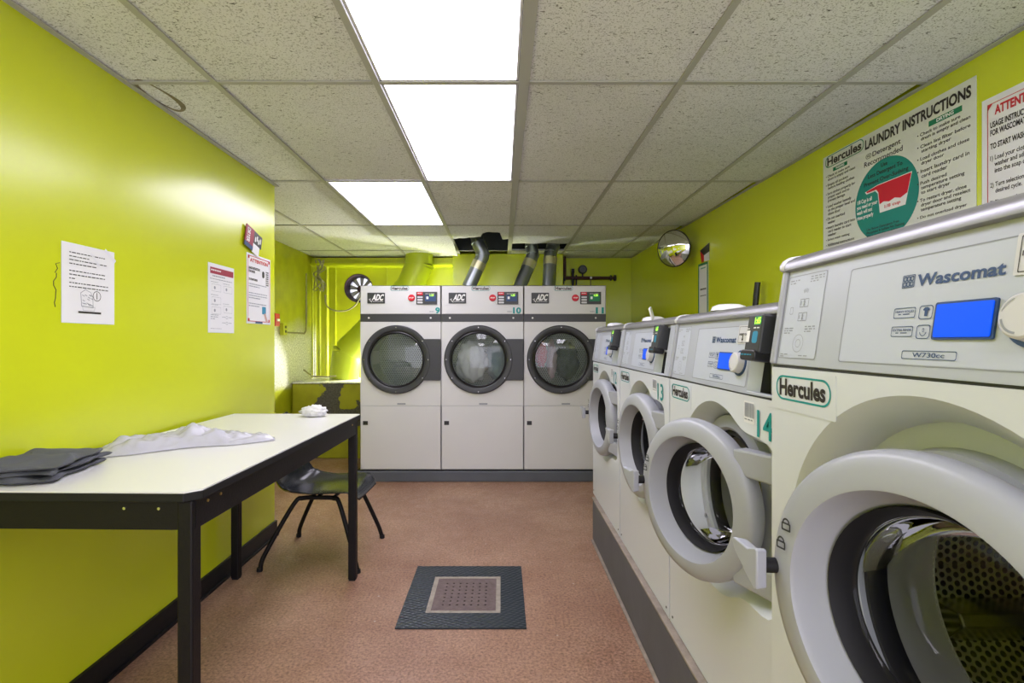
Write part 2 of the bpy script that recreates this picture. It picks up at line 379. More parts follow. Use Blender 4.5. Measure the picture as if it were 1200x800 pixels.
def words(mb, x, z, w, n, lh, th=.45, y=-.001, seed=0, last=.6):
    """illegible small print: rows of short word strokes"""
    R = random.Random(seed)
    for i in range(n):
        xx = x; end = x+(w if i < n-1 else w*last)
        while xx < end-.004:
            L = min(R.uniform(.006, .02)*(.6+w*2), end-xx); zz = z-i*lh
            mb.add([(xx, y, zz-lh*th), (xx+L, y, zz-lh*th), (xx+L, y, zz), (xx, y, zz)], [(0,1,2,3)]); xx += L+.0035

def bez(pts, n=8):
    """smooth polyline through pts (Catmull-Rom)"""
    P = [Vector(p) for p in pts]; P = [2*P[0]-P[1]]+P+[2*P[-1]-P[-2]]; out = []
    for i in range(1, len(P)-2):
        for k in range(n):
            t = k/n; a, b, c, d = P[i-1:i+3]
            out.append(.5*((2*b)+(-a+c)*t+(2*a-5*b+4*c-d)*t*t+(-a+3*b-3*c+d)*t**3))
    out.append(P[-2]); return out

# ================================================================== THE ROOM
YR = -2.2           # rear wall
def RX(y): return 1.67-(y-1.68)*.02815       # right wall face
RANG = -PI/2+math.atan(.02815)
TOPZ = 2.75
struct('floor', MB().box(-2.5, 2.0, YR-.1, 6.7, -.1, 0), 'floor')
mb = MB().box(-2.35, -1.46, YR, 3.29, 0, TOPZ); struct('wall_left', mb, 'lime')
struct('wall_alcove_left', MB().box(-2.35, -2.25, 3.29, 6.3, 0, TOPZ), 'white_low')
mb = MB(); mb.hexa([(RX(YR),YR,0),(2.0,YR,0),(2.0,6.3,0),(RX(6.3),6.3,0),(RX(YR),YR,TOPZ),(2.0,YR,TOPZ),(2.0,6.3,TOPZ),(RX(6.3),6.3,TOPZ)])
struct('wall_right', mb, 'lime')
struct('wall_rear', MB().box(-2.35, 2.0, YR-.1, YR, CEIL, TOPZ).box(-2.35, -1.40, YR-.1, YR, 0, CEIL), 'lime')  # most of the rear left open so fill light from the world enters
# back wall: an older left part with the fan opening, and the pushed-forward chase on the right
FX, FZ, FR = -1.735, 1.89, .175
mb = MB(); mb.holed(-2.25, -.56, 0, TOPZ, 6.2, FX, FZ, lambda t: FR)
mb.lathe([(FR, 0), (FR, .3)], 'y', (FX, 6.2, FZ), 48)
mb.box(-2.35, 2.0, 6.56, 6.6, 0, TOPZ)
struct('wall_back', mb, 'lime_old')
struct('wall_back_right', MB().box(-.56, 1.70, 6.12, 6.3, 0, TOPZ), 'lime')
struct('trim_1', MB().box(-.56, .70, 5.84, 6.12, 0, CEIL-.0), 'lime', bevel=.004)   # chase behind the ducts
mb = MB().box(-2.25, -.56, 6.05, 6.2, 2.165, 2.235); struct('trim_2', mb, 'lime_old', bevel=.004)   # beam
mb = MB().box(-2.25, -.56, 6.0, 6.2, 2.14, 2.163); struct('trim_3', mb, 'lime', bevel=.003)       # light ledge
struct('trim_4', MB().box(-1.40, -1.385, 6.185, 6.2, .8, 2.14).box(-2.02, -2.005, 6.185, 6.2, .8, 2.14), 'lime_old')
# low concrete ledge with peeling paint
struct('trim_5', MB().box(-2.235, -1.0, 5.45, 6.2, 0, .795), 'peel', bevel=.012)
struct('trim_6', MB().box(-2.235, -1.0, 5.44, 6.19, .797, .81), 'white_low', bevel=.005)
# baseboards
struct('baseboard_left', MB().box(-1.46, -1.447, YR, 3.30, 0, .095).box(-1.447, -1.436, YR, 3.30, 0, .012), 'baseb')
struct('baseboard_alcove', MB().box(-2.25, -2.235, 3.29, 5.44, 0, .07), 'baseb')
# plinths
mb = MB().box(.567, 1.60, .10, 3.20, .012, .262); struct('trim_7', mb, 'plinth', bevel=.01)
struct('trim_8', MB().box(.562, .60, .10, 3.205, .262, .272).box(.558, .575, .10, 3.20, 0, .010), 'worn', bevel=.003)
struct('trim_9', MB().box(-1.285, .96, 4.54, 5.44, 0, .095), 'plinth', bevel=.008)
struct('trim_10', MB().box(-1.285, .96, 4.55, 5.44, .095, .103), 'rubber')

# ---- suspended ceiling
struct('trim_12', MB().box(-2.24, 1.50, 5.80, 5.835, CEIL+.03, TOPZ-.01), 'plenum')  # dark liner added so the ceiling hole shows dark instead of lime
ceil = struct('ceiling', MB().box(-2.35, 2.0, YR, 6.56, TOPZ, TOPZ+.08), 'plenum')
cols = [-2.25, -1.735, -1.11, -.485, .08, .69, 1.305, 1.80]
rows = [-2.2, -1.68, -.46, .76, 1.98, 3.20, 4.42, 5.64, 6.2]
lights = {(3,2):'diffuser', (3,3): 'diffuser', (2,4): 'diffuser', (3,0): None, (3,1): None}
def is_light(ci, ri): return (cols[ci], rows[ri]) in [(-.485,.76), (-.485,1.98), (-1.11,3.20), (-.485,-1.68), (.69,-.46)]
g = .012
def tile(x0, x1, y0, y1, bite=None, sag=None):
    mb = MB(); z0 = CEIL+.004; th = .016
    # a shallow tegular tile: subdivided so that it can sag
    nx, ny = 6, 6; R = random.Random(int(x0*100)+int(y0*1000)); dz = R.uniform(-.0015, .0025)
    if not sag and not bite:
        mb.box(x0+g*.3, x1-g*.3, y0+g*.3, y1-g*.3, z0+dz+.001, z0+th+dz)
    elif bite:
        # ragged far edge
        xs = [x0+.004+(x1-x0-.008)*k/24 for k in range(25)]
        def ye(x): return bite(x)
        lo = [(x, y0+.004) for x in xs]; hi = [(x, ye(x)) for x in xs]
        mb.prism(lo+hi[::-1], 'z', z0, z0+th)
    else:
        for i in range(nx):
            for j in range(ny):
                xa, xb = x0+(x1-x0)*i/nx, x0+(x1-x0)*(i+1)/nx; ya, yb = y0+(y1-y0)*j/ny, y0+(y1-y0)*(j+1)/ny
                P = [(xa,ya),(xb,ya),(xb,yb),(xa,yb)]
                mb.add([(p[0],p[1],z0+sag((p[0]-x0)/(x1-x0),(p[1]-y0)/(y1-y0))) for p in P], [(0,1,2,3)])
                mb.add([(p[0],p[1],z0+th+sag((p[0]-x0)/(x1-x0),(p[1]-y0)/(y1-y0))) for p in P], [(0,1,2,3)])
        z = lambda u, v, t: (x0+(x1-x0)*u, y0+(y1-y0)*v, z0+t+sag(u, v))
        E = [(k/6, 0) for k in range(6)]+[(1, k/6) for k in range(6)]+[(1-k/6, 1) for k in range(6)]+[(0, 1-k/6) for k in range(6)]
        mb.strip([z(u, v, 0) for u, v in E], [z(u, v, th) for u, v in E])
    return mb.build('ceiling_tile', 'tile', ceil)
for ci in range(len(cols)-1):
    for ri in range(len(rows)-1):
        x0, x1, y0, y1 = cols[ci], cols[ci+1], rows[ri], rows[ri+1]
        if is_light(ci, ri): continue
        if y0 < 3.2 and ci < 1: continue
        if y0 < 3.2 and x1 <= -1.11 and ci == 1: x0 = -1.46
        if ci == 6: x1 = min(RX((y0+y1)/2)-.004, 1.75) if False else RX(y1)-.002
        if y0 < 3.2 and y1 == 3.20 and ci == 0: continue
        if ci == 3 and ri == 6:
            def bt(x):
                u = (x+.485)/.565
                y = 5.02-.22*u
                if .52 < u < .86: y = 4.80-.0*u - .10*math.sqrt(max(0, 1-((u-.69)/.17)**2))
                elif u >= .86: y = 5.03
                return y+.01*math.sin(37*u)
            tile(x0, x1, y0, y1, bite=bt)
        elif ci == 4 and ri == 6: tile(x0, x1, y0, y1, bite=lambda x: 5.25+.012*math.sin(x*23))
        elif ci in (3,) and ri == 7: continue
        elif ci == 2 and ri == 6: tile(x0, x1, y0, y1, sag=lambda u, v: -.07*u*u*max(0, v-.45)/.55+.003)
        else: tile(x0, x1, y0, y1)
# grid bars
for i, x in enumerate(cols[1:-1]):
    wd = .021 if x == .08 else .012
    y0 = 3.20 if x < -1.46 else YR
    MB().box(x-wd+(.006 if wd > .02 else 0), x+wd+(.006 if wd > .02 else 0), y0, 6.19, CEIL-.003, CEIL+.003).box(x-.002, x+.002, y0, 6.19, CEIL+.003, CEIL+.03).build('grid_bar', 'grid', ceil)
for y in rows[1:-1]:
    for ci in range(len(cols)-1):
        x0, x1 = cols[ci], cols[ci+1]
        if y < 3.1:
            if ci == 0: continue
            if ci == 1: x0 = -1.46
        if ci == 6: x1 = RX(y)
        MB().box(x0+.013, x1-(.013 if ci < 6 else 0), y-.011, y+.011, CEIL-.002, CEIL+.003).build('cross_bar', 'grid', ceil)
MB().box(-1.46, -1.436, YR, 3.30, CEIL-.004, CEIL+.001).build('wall_angle', 'grid', ceil)
mb = MB(); mb.hexa([(RX(YR)-.026,YR,CEIL-.004),(RX(YR),YR,CEIL-.004),(RX(6.12),6.12,CEIL-.004),(RX(6.12)-.02,6.12,CEIL-.004),
                    (RX(YR)-.026,YR,CEIL),(RX(YR),YR,CEIL),(RX(6.12),6.12,CEIL),(RX(6.12)-.02,6.12,CEIL)]); mb.build('wall_angle', 'grid', ceil)
MB().box(-2.25, -.485, 6.17, 6.20, CEIL-.004, CEIL).box(.70, 1.54, 6.09, 6.12, CEIL-.004, CEIL).build('wall_angle', 'grid', ceil)
# water stain ring patch on the tile by the left wall
mb = MB(); pts = [(-1.40+.055*math.cos(t)+.008*math.sin(3*t), 2.10+.14*math.sin(t), CEIL+.0035) for t in [2*PI*k/24 for k in range(24)]]
pin = [(-1.40+.038*math.cos(t), 2.10+.12*math.sin(t), CEIL+.0035) for t in [2*PI*k/24 for k in range(24)]]
mb.strip(pts, pin); M['stain'] = mat('tea_stain', (.22, .19, .12), .9, var=.4, vscale=30); mb.build('water_stain', 'stain', ceil)
# ---- ceiling lights
LL = [(-.485,.08,.76,1.98,'large lit ceiling panel nearest the camera, cut by the top edge','diffuser'),
      (-.485,.08,1.98,3.20,'lit ceiling panel in the middle of the three','diffuser'),
      (-1.11,-.485,3.20,4.42,'farthest lit ceiling panel, one column left of the others','diffuser'),
      (-.485,.08,-1.68,-.46,'lit ceiling panel overhead behind the camera','diffuser2'),
      (.69,1.305,-.46,.76,'unseen lit ceiling panel added right of the camera to brighten the right wall','diffuser2')]  # added out of view to brighten the right wall and washers
for x0, x1, y0, y1, lab, dm in LL:
    cx, cy = (x0+x1)/2, (y0+y1)/2; t = thing('ceiling_light', lab, 'light', (cx, cy, CEIL), 0, 'ceiling light panels')
    hx, hy = (x1-x0)/2-.013, (y1-y0)/2-.012
    if x1 == .08: hx -= .004
    MB().box(-hx, hx, -hy, hy, .004, .010).build('diffuser', dm, t)
    fr = MB()
    for a in ((-hx-.0, -hx+.008, -hy, hy), (hx-.008, hx, -hy, hy), (-hx, hx, -hy, -hy+.008), (-hx, hx, hy-.008, hy)): fr.box(*a, .0005, .012)
    fr.build('frame', 'white', t); MB().box(-hx, hx, -hy, hy, .03, .12).build('housing', 'white', t)

# ================================================================== WASHERS
def washer(num, label, yfar, xf, seam, openang, dcx, dcy, dz, R, model, reader=True, hopper=True, hopper_open=False):
    """local frame: x to the right as one faces it, y into the machine, z up from the plinth"""
    W = .742; zb = .2725; yc = yfar-W/2
    t = thing('washing_machine', label, 'washing machine', (xf, yc, zb), -PI/2, 'front loading washers on the plinth')
    L, Rr = -W/2+.002, W/2-.002; s = seam-zb; D = .86; big = num == 15
    mz = (.825 if not big else .868)-zb                 # mouth centre height
    rc = .255 if not big else .305
    ext = .32 if not big else .335
    hh = .20 if not big else .24
    def hole(a):
        c, q = math.cos(a), math.sin(a)
        r = rc
        if c > 1e-6:
            k = ext/c; kk = hh/abs(q) if abs(q) > 1e-6 else 9
            box = (k**-10+kk**-10)**(-.1); r = (r**8+box**8)**(1/8) if box > r*.7 else r
            if box < rc: r = rc if box < rc*.93 else (rc**24+box**24)**(1/24)
            else: r = (rc**24+box**24)**(1/24)
        return r
    b = MB(); ts = b.holed(L, Rr, .004, s-.004, 0, 0, mz, hole)
    # sides, top, back
    b.add([(L,0,.004),(L,D,.004),(L,D,s-.004),(L,0,s-.004)], [(0,1,2,3)]); b.add([(Rr,0,.004),(Rr,D,.004),(Rr,D,s-.004),(Rr,0,s-.004)], [(0,1,2,3)])
    b.add([(L,D,.004),(Rr,D,.004),(Rr,D,s-.004),(L,D,s-.004)], [(0,1,2,3)]); b.add([(L,0,.004),(Rr,0,.004),(Rr,D,.004),(L,D,.004)], [(0,1,2,3)])
    b.add([(L,0,s-.004),(Rr,0,s-.004),(Rr,D,s-.004),(L,D,s-.004)], [(0,1,2,3)])
    def loop(dr, y): return [((hole(a)-dr)*math.cos(a), y, mz+(hole(a)-dr)*math.sin(a)) for a in ts]
    b.strip(loop(0, 0), loop(.004, .004)); b.strip(loop(.004, .004), loop(.03, .035)); b.strip(loop(.03, .035), loop(.036, .07))
    b.build('body', 'body', t, smooth=35)
    mr = R-.035
    b = MB(); A = loop(.036, .07); n = len(A); B = [(mr*math.cos(a), .07, mz+mr*math.sin(a)) for a in ts]; b.strip(A, B)
    b.build('front_recess', 'body', t, smooth=35)
    b = MB(); b.lathe([(mr+.045,.070),(mr+.04,.048),(mr+.008,.044),(mr,.05),(mr,.16)], 'y', (0,0,mz), 64); b.build('tub_ring', 'tub', t, smooth=35)
    b = MB()
    for a in (35, 150, 215, 325):
        a = math.radians(a); c = ((mr+.024)*math.cos(a), .046, mz+(mr+.024)*math.sin(a)); b.lathe([(0,-.006),(.006,-.006),(.007,0)], 'y', c, 10)
    b.build('ring_screws', 'steel', t, smooth=40)
    b = MB(); b.lathe([(mr+.002,.06),(mr-.014,.055),(mr-.02,.075),(mr-.014,.088)], 'y', (0,0,mz), 64); b.build('gasket', 'rubber', t, smooth=50)
    b = MB(); b.lathe([(mr-.010,.086),(mr-.010,.12),(mr-.004,.135),(mr-.012,.168)], 'y', (0,0,mz), 64); b.build('drum_lip', 'lip', t, smooth=50)
    # drum
    DR = mr+.06; b = MB(); b.lathe([(mr-.012,.165),(DR-.03,.17),(DR,.20),(DR,.58)], 'y', (0,0,0), 72)
    o = b.build('drum', 'perf', t, loc=(0,0,mz), smooth=35); uv_cyl(o, DR)
    b = MB(); b.lathe([(DR,.58),(DR-.03,.60),(.06,.57),(0,.57)], 'y', (0,0,0), 72); o = b.build('drum_back', 'perf', t, loc=(0,0,mz), smooth=35)
    me = o.data; uv = me.uv_layers.new(name='UVMap')
    for lp in me.loops: v = me.vertices[lp.vertex_index].co; uv.data[lp.index].uv = (v.x, v.z)
    for k in range(3):
        a = math.radians(205+120*k); b = MB(); c, q = math.cos(a), math.sin(a)
        P = []
        for y in (.21, .57):
            for rr, off in ((DR, -.035), (DR-.055, -.012), (DR-.055, .012), (DR, .035)): P.append((rr*c-off*q, y, rr*q+off*c))
        b.add(P, [(0,1,2,3),(4,5,6,7),(0,1,5,4),(1,2,6,5),(2,3,7,6),(3,0,4,7)]); b.build('drum_rib', 'steel', t, loc=(0,0,mz), bevel=.004)
    # ------------- door
    d = MB(); pr = [(R*.97,.030),(R,.014),(R,.000),(R*.99,-.010),(R*.96,-.017),(R*.90,-.022),(R*.80,-.026),(R*.775,-.0255),(R*.76,-.019),(R*.745,-.005),(R*.665,.034),(R*.70,.040),(R*.9,.036)]
    d.lathe(pr, 'y', (0,0,0), 96, closed=True)
    lx = dcx; door = d.build('door', 'doorgrey', t, loc=(yc-dcy, dcx-xf, dz-zb), rot=(0,0,openang), smooth=40)
    g1 = MB(); g1.lathe([(R*.672,.026),(R*.665,.020),(R*.64,.030),(R*.61,.048),(R*.60,.060),(R*.66,.060)], 'y', (0,0,0), 72, closed=True); g1.build('door_gasket', 'rubber', door, smooth=50)
    g2 = MB(); g2.lathe([(R*.62,.050),(R*.60,.052),(R*.585,.065),(R*.575,.105),(R*.53,.135),(R*.43,.150),(R*.2,.158),(0,.160)], 'y', (0,0,0), 72); g2.build('glass_bowl', 'glass', door, smooth=60)
    g3 = MB(); g3.lathe([(R*.66,.055),(R*.80,.055),(R*.82,.038),(R*.64,.042)], 'y', (0,0,0), 72, closed=True); g3.build('inner_frame', 'tub', door, smooth=40)
    for sgn in (1, -1):
        zc = sgn*R*.62; hb = MB()
        hb.hexa([(R*.70,-.012,zc-.030),(ext-.03,.004,zc-.036),(ext-.03,.03,zc-.036),(R*.70,.03,zc-.030),(R*.70,-.012,zc+.030),(ext-.03,.004,zc+.032),(ext-.03,.03,zc+.032),(R*.70,.03,zc+.030)])
        hb.build('hinge_arm', 'doorgrey', door, bevel=.005)
    # handle
    hb = MB(); hb.tube([(-R*.93,-.012,0),(-R*.97,-.04,0)], .012, 14); hb.build('handle_stub', 'rubber', door, smooth=40)
    hx = -R*.97
    poly = [(-.055,.026),(-.048,.030),(-.012,.024),(.006,.030),(.012,.028),(.012,-.032),(.004,-.034),(-.016,-.018),(-.045,.008)]
    hb = MB(); P1 = [(hx+p[0]*.75+.004, -.040, p[1]) for p in poly]; P2 = [(hx+p[0]*.9, -.058, p[1]*1.05) for p in poly]; n = len(poly)
    hb.add(P1+P2, [tuple(range(n)), tuple(range(n, 2*n))]+[(i,(i+1)%n,n+(i+1)%n,n+i) for i in range(n)])
    hb.build('handle', 'doorgrey', door, bevel=.006, smooth=60)
    # padlock marks moulded on the ring
    mk = MB(); sc = R/.225
    for ax, az in ((-.178, .075), (-.192, .045)):
        rr = math.hypot(ax, az)*sc; a = math.atan2(az, ax); cx, cz = .87*R*math.cos(a), .87*R*math.sin(a)
        outline(mk, rrect(cx-.009, cx+.009, cz-.009, cz+.004, .002), .0028, -.0275)
        mk.lathe([(.0042,-.0275),(.0070,-.0275)], 'y', (cx, 0, cz+.004), 10, arc=(0, PI))
    mk.build('lock_marks', 'darkgrey', door)
    # ------------- fascia: leans back
    FH = .187; TL = .15
    k = (0, 0, 0)
    tilt = -math.atan(TL)      # rotate about x so top goes into +y
    fa_loc = (-W/2, 0, s+.002); fa_rot = (tilt, 0, 0)
    # main sheet with the card reader bay cut out (x .555-.70)
    f = MB(); y0, y1 = 0, .02
    f.box(.018, .553, 0, .05, 0, FH); f.box(.69, .739, -.004, .05, 0, FH); f.box(.553, .69, 0, .05, .175, FH); f.box(.553, .69, 0, .05, 0, .006)
    fas = f.build('control_panel', 'fascia', t, loc=fa_loc, rot=fa_rot, bevel=.002)
    MB().box(.001, .741, .004, .06, -.008, -.001).build('seam_strip', 'darkgrey', fas)
    MB().box(.001, .017, -.006, .05, 0, FH).build('side_frame', 'doorgrey', fas, bevel=.004)
    # outline grooves
    gv = MB(); outline(gv, rrect(.023, .141, .013, .173, .004), .0012, -.0006); outline(gv, rrect(.186 if False else .203, .548, .012, .164, .005), .0014, -.0006); gv.build('groove_lines', 'greyink', fas)
    fi = MB(); flat(fi, rrect(.205, .546, .014, .162, .004), -.0004); fi.build('panel_inset', 'fascia_in', fas)
    fl = MB(); flat(fl, rrect(.025, .139, .015, .171, .003), -.0004); fl.build('instruction_plate', 'fascia_in', fas)
    # instruction diagrams
    dg = MB()
    for zc in (.118, .092):
        for xc in (.078, .092): outline(dg, rrect(xc-.0065, xc+.0065, zc-.008, zc+.008, .001), .0011, -.001)
        text_into(dg, 'I 2', .0745, zc+.004, .008, .014, y=-.001)
    outline(dg, rrect(.042, .052, .098, .112, .002), .0009, -.001)
    for k2 in range(5): a = math.radians(60+15*k2); dg.add([(.085+.020*math.cos(a)*.5, -.001, .128+.01*math.sin(a)), (.086+.020*math.cos(a)*.5, -.001, .128+.01*math.sin(a)), (.086+.030*math.cos(a)*.5, -.001, .128+.018*math.sin(a)), (.085+.030*math.cos(a)*.5, -.001, .128+.018*math.sin(a))], [(0,1,2,3)])
    dg.lathe([(.016,-.001),(.0168,-.001)], 'y', (.083,0,.042), 20); dg.lathe([(.007,-.001),(.0078,-.001)], 'y', (.083,0,.042), 12)
    words(dg, .030, .165, .03, 2, .005, seed=num); words(dg, .095, .167, .04, 3, .0045, seed=num+1); words(dg, .032, .072, .032, 3, .0045, seed=2); words(dg, .098, .074, .035, 3, .0045, seed=3); words(dg, .03, .022, .03, 2, .004, seed=5); words(dg, .09, .020, .045, 1, .004, seed=6)
    dg.build('diagrams', 'greyink', fas)
    # maker's lettering
    lt = MB(); text_into(lt, 'Wascomat', .342, .137, .0165, .123, bold=.03, y=-.0012)
    for q in range(2):
        for p_ in range(3): 
            outline(lt, rrect(.318+p_*.006, .3242+p_*.006, .122+q*.0075, .129+q*.0075, .0015, 2), .0014, -.0012)
    outline(lt, rrect(.3165, .338, .1205, .1385, .001, 1), .0010, -.0012)
    lt.build('maker_lettering', 'navy', fas); lt = MB(); text_into(lt, model, .352, .0305, .0062, .050, bold=.01, y=-.0012); outline(lt, rrect(.334, .419, .0215, .033, .0025), .0009, -.0012)
    lt.build('model_plate', 'navy', fas); lt = MB()
    for z1, wd in ((.0925, 'HEAVY SOILED'), (.0665, 'EXTRA RINSE')):
        outline(lt, rrect(.309, .347, z1-.0145, z1, .0025), .0009, -.0012); text_into(lt, wd, .312, z1-.0035, .0032, .032, bold=.02, y=-.0012); words(lt, .317, z1-.0085, .022, 1, .003, seed=1, last=1)
        outline(lt, rrect(.353, .375, z1-.0175, z1+.001, .004), .0010, -.0012)
    lt.build('button_outlines', 'navy', fas); lt = MB()
    flat(lt, [(.359,.088),(.362,.091),(.367,.091),(.370,.088),(.368,.086),(.367,.087),(.367,.079),(.362,.079),(.362,.087),(.361,.086)], -.0012)
    lt.lathe([(.0045,-.0012),(.0055,-.0012)], 'y', (.364,0,.058), 12, arc=(PI, 2*PI)); outline(lt, rrect(.3625, .3655, .058, .063, .0005, 1), .0006, -.0012)
    lt.build('button_symbols', 'navy', fas)
    sb = MB(); sb.prism(rrect(.380, .463, .0475, .0955, .003), 'y', -.003, .002); sb.build('display_frame', 'navy', fas)
    sb = MB(); sb.prism(rrect(.3835, .4595, .0505, .0925, .002), 'y', -.0042, 0); sb.build('display', 'blue', fas)
    # knob
    kb = MB(); kb.lathe([(0,-.003),(.032,-.003),(.0325,0)], 'y', (.506,0,.070), 40); kb.build('knob_base', 'navy', fas, smooth=40)
    kb = MB(); kb.lathe([(0,-.020),(.022,-.020),(.0245,-.018),(.025,-.014),(.0265,-.003)], 'y', (.506,0,.070), 48); kb.build('knob', 'white', fas, smooth=35)
    kb = MB(); kb.lathe([(.019,-.0206),(.0200,-.0206)], 'y', (.506,0,.070), 24, arc=(math.radians(110), math.radians(165))); kb.lathe([(.0175,-.0206),(.0200,-.0206)], 'y', (.506,0,.070), 24, arc=(math.radians(190), math.radians(265))); kb.build('knob_marks', 'greyink', fas)
    st = MB(); st.prism(rrect(.474, .540, .118, .165, .002), 'y', -.002, 0); st.build('sticker', 'white', fas)
    lt = MB(); outline(lt, rrect(.479, .536, .121, .162, .001, 1), .001, -.0025); text_into(lt, 'INSERT CARD', .482, .145, .006, .050, bold=.03, y=-.0025); text_into(lt, '\u2193', .497, .138, .012, .007, bold=.02, y=-.0025) if False else flat(lt, [(.499,.139),(.503,.139),(.503,.131),(.506,.131),(.501,.125),(.496,.131),(.499,.131)], -.0025)
    lt.build('sticker_print', 'ink', fas)
    # card reader bay
    bay = MB(); bay.box(.5535, .555, .02, .14, .006, .175).box(.688, .69, .02, .14, .006, .175).box(.553, .70, .14, .145, .006, .175).box(.553, .70, .04, .14, .173, .176); bay.build('reader_bay', 'darkgrey', fas)
    ch = MB(); ch.prism([(.555,.0),(.557,.0),(.574,.024),(.555,.026)], 'z', .006, .088)
    ch.box(.555, .688, .0, .138, .088, .092); ch.build('chute', 'fascia', fas)
    if reader:
        cr = MB(); cr.box(.584, .652, -.034, .10, .094, .182); c_ = cr.build('card_reader', 'darkgrey', fas, bevel=.004)
        cr = MB(); cr.prism(rrect(.580, .648, .076, .100, .009), 'y', -.040, .0); cr.build('reader_lip', 'blueink' if False else 'black', c_, bevel=.003)
        q = MB(); text_into(q, '1:65' if num == 14 else '1.65', .619, .175, .016, .026, bold=.05, y=-.0348); q.build('digits', 'limescreen', c_)
        q = MB(); flat(q, rrect(.616, .648, .157, .177, .001, 1), -.0344); q.build('reader_window', 'greenink', c_)
        q = MB(); flat(q, rrect(.589, .604, .118, .145, .002), -.0346); words(q, .589, .150, .018, 1, .004, y=-.0346, last=1); words(q, .617, .152, .028, 1, .006, y=-.0346, last=1); q.build('sticker', 'whiteink', c_)
        q = MB(); flat(q, rrect(.616, .640, .116, .143, .006), -.0346); words(q, .586, .090, .055, 1, .006, y=-.0408, last=1); q.build('reader_symbol', 'blueink', c_)
    # top cap, rounded in front
    th = .032; tp = MB(); prof = [(.86, 0), (.86, th), (.035, th), (.018, th-.003), (.006, th-.010), (.0, th-.020), (.0, .003), (.006, 0)]
    tp.prism(prof, 'x', -W/2+.016, W/2-.003); tp.build('top_cap', 'capmetal', t, loc=(0, .018, s+FH-.003), smooth=40)
    tp = MB(); tp.prism([(p[0]-.003, p[1]+.002) for p in prof], 'x', -W/2+.001, -W/2+.016); tp.build('end_cap', 'white', t, loc=(0, .018, s+FH-.003), smooth=40, bevel=.003)
    tp = MB(); tp.box(-W/2+.002, W/2-.002, .06, D, s, s+FH-.002); tp.build('cabinet_top', 'body', t)
    tz = s+FH-.003+th
    if hopper:
        hp = MB(); hp.lathe([(0,.020),(.03,.018),(.045,.012),(.05,0)], 'z', (-W/2+.27, .085, tz), 28); ho = hp.build('soap_hopper', 'hopper', t, smooth=50)
        if hopper_open:
            hp = MB(); P = rrect(-.026, .026, 0, .052, .008); hp.prism(P, 'y', 0, .006); hp.build('hopper_lid', 'hopper', ho, loc=(-W/2+.34, .06, tz+.004), rot=(.25, .25, -.4), smooth=40)
    # badge
    bg = MB(); z1 = s-.010
    x0, x1 = (-W/2+.022, -W/2+.190)
    pl_ = MB(); pl_.prism(rrect(x0-.012, x1+.012, z1-.075, z1, .003), 'y', -.001, 0); pl_.build('badge_film', 'body', t)
    outline(bg, rrect(x0, x1, z1-.055, z1-.008, .022, 8), .0035, -.0016); bg.build('badge_outline', 'teal', t)
    lettering([('Hercules', x0+.012, z1-.014, .033, x1-x0-.026, dict(bold=.035, y=-.0018))], 'ink', t)
    # number and barcode
    if True:
        lettering([(str(num), W/2-.130 if num < 15 else W/2-.12, s-.030, .062, .068, dict(bold=.012, y=-.0018))], 'teal', t, name='number')
        bc = MB()
        R_ = random.Random(num); x = W/2-.19
        while x < W/2-.148: ww = R_.choice((.0012, .002, .003)); flat(bc, [(x, s-.054), (x+ww, s-.054), (x+ww, s-.020), (x, s-.020)], -.0018); x += ww+.0018
        words(bc, W/2-.19, s-.058, .04, 1, .007, y=-.0018, last=1)
        pb = MB(); flat(pb, rrect(W/2-.194, W/2-.144, s-.068, s-.016, .002, 1), -.0012); pb.build('barcode_label', 'paper', t); bc.build('barcode', 'greyink', t)
    sc_ = MB()
    for xx in (-W/2+.03, W/2-.03): sc_.lathe([(0,-.002),(.004,-.002),(.0045,0)], 'y', (xx, 0, .030), 8)
    sc_.build('base_screws', 'darkgrey', t)
    return t
washer(12, 'white front-loading washer farthest along the plinth, beside the last dryer', 3.281, .585, 1.12, math.radians(6), .560, 2.865, .822, .212, 'W630cc')
washer(13, 'white front-loading washer numbered 13, an open hopper lid on top', 2.530, .585, 1.12, math.radians(7), .560, 2.09, .824, .210, 'W630cc', hopper_open=True)
washer(14, 'white front-loading washer numbered 14 with its porthole door ajar', 1.782, .585, 1.12, math.radians(20), .515, 1.372, .828, .210, 'W630cc')
washer(15, 'taller white front-loading washer nearest the camera, with a large blue display', 1.037, .546, 1.198, math.radians(14), .512, .6275, .8835, .225, 'W730cc', hopper=False)

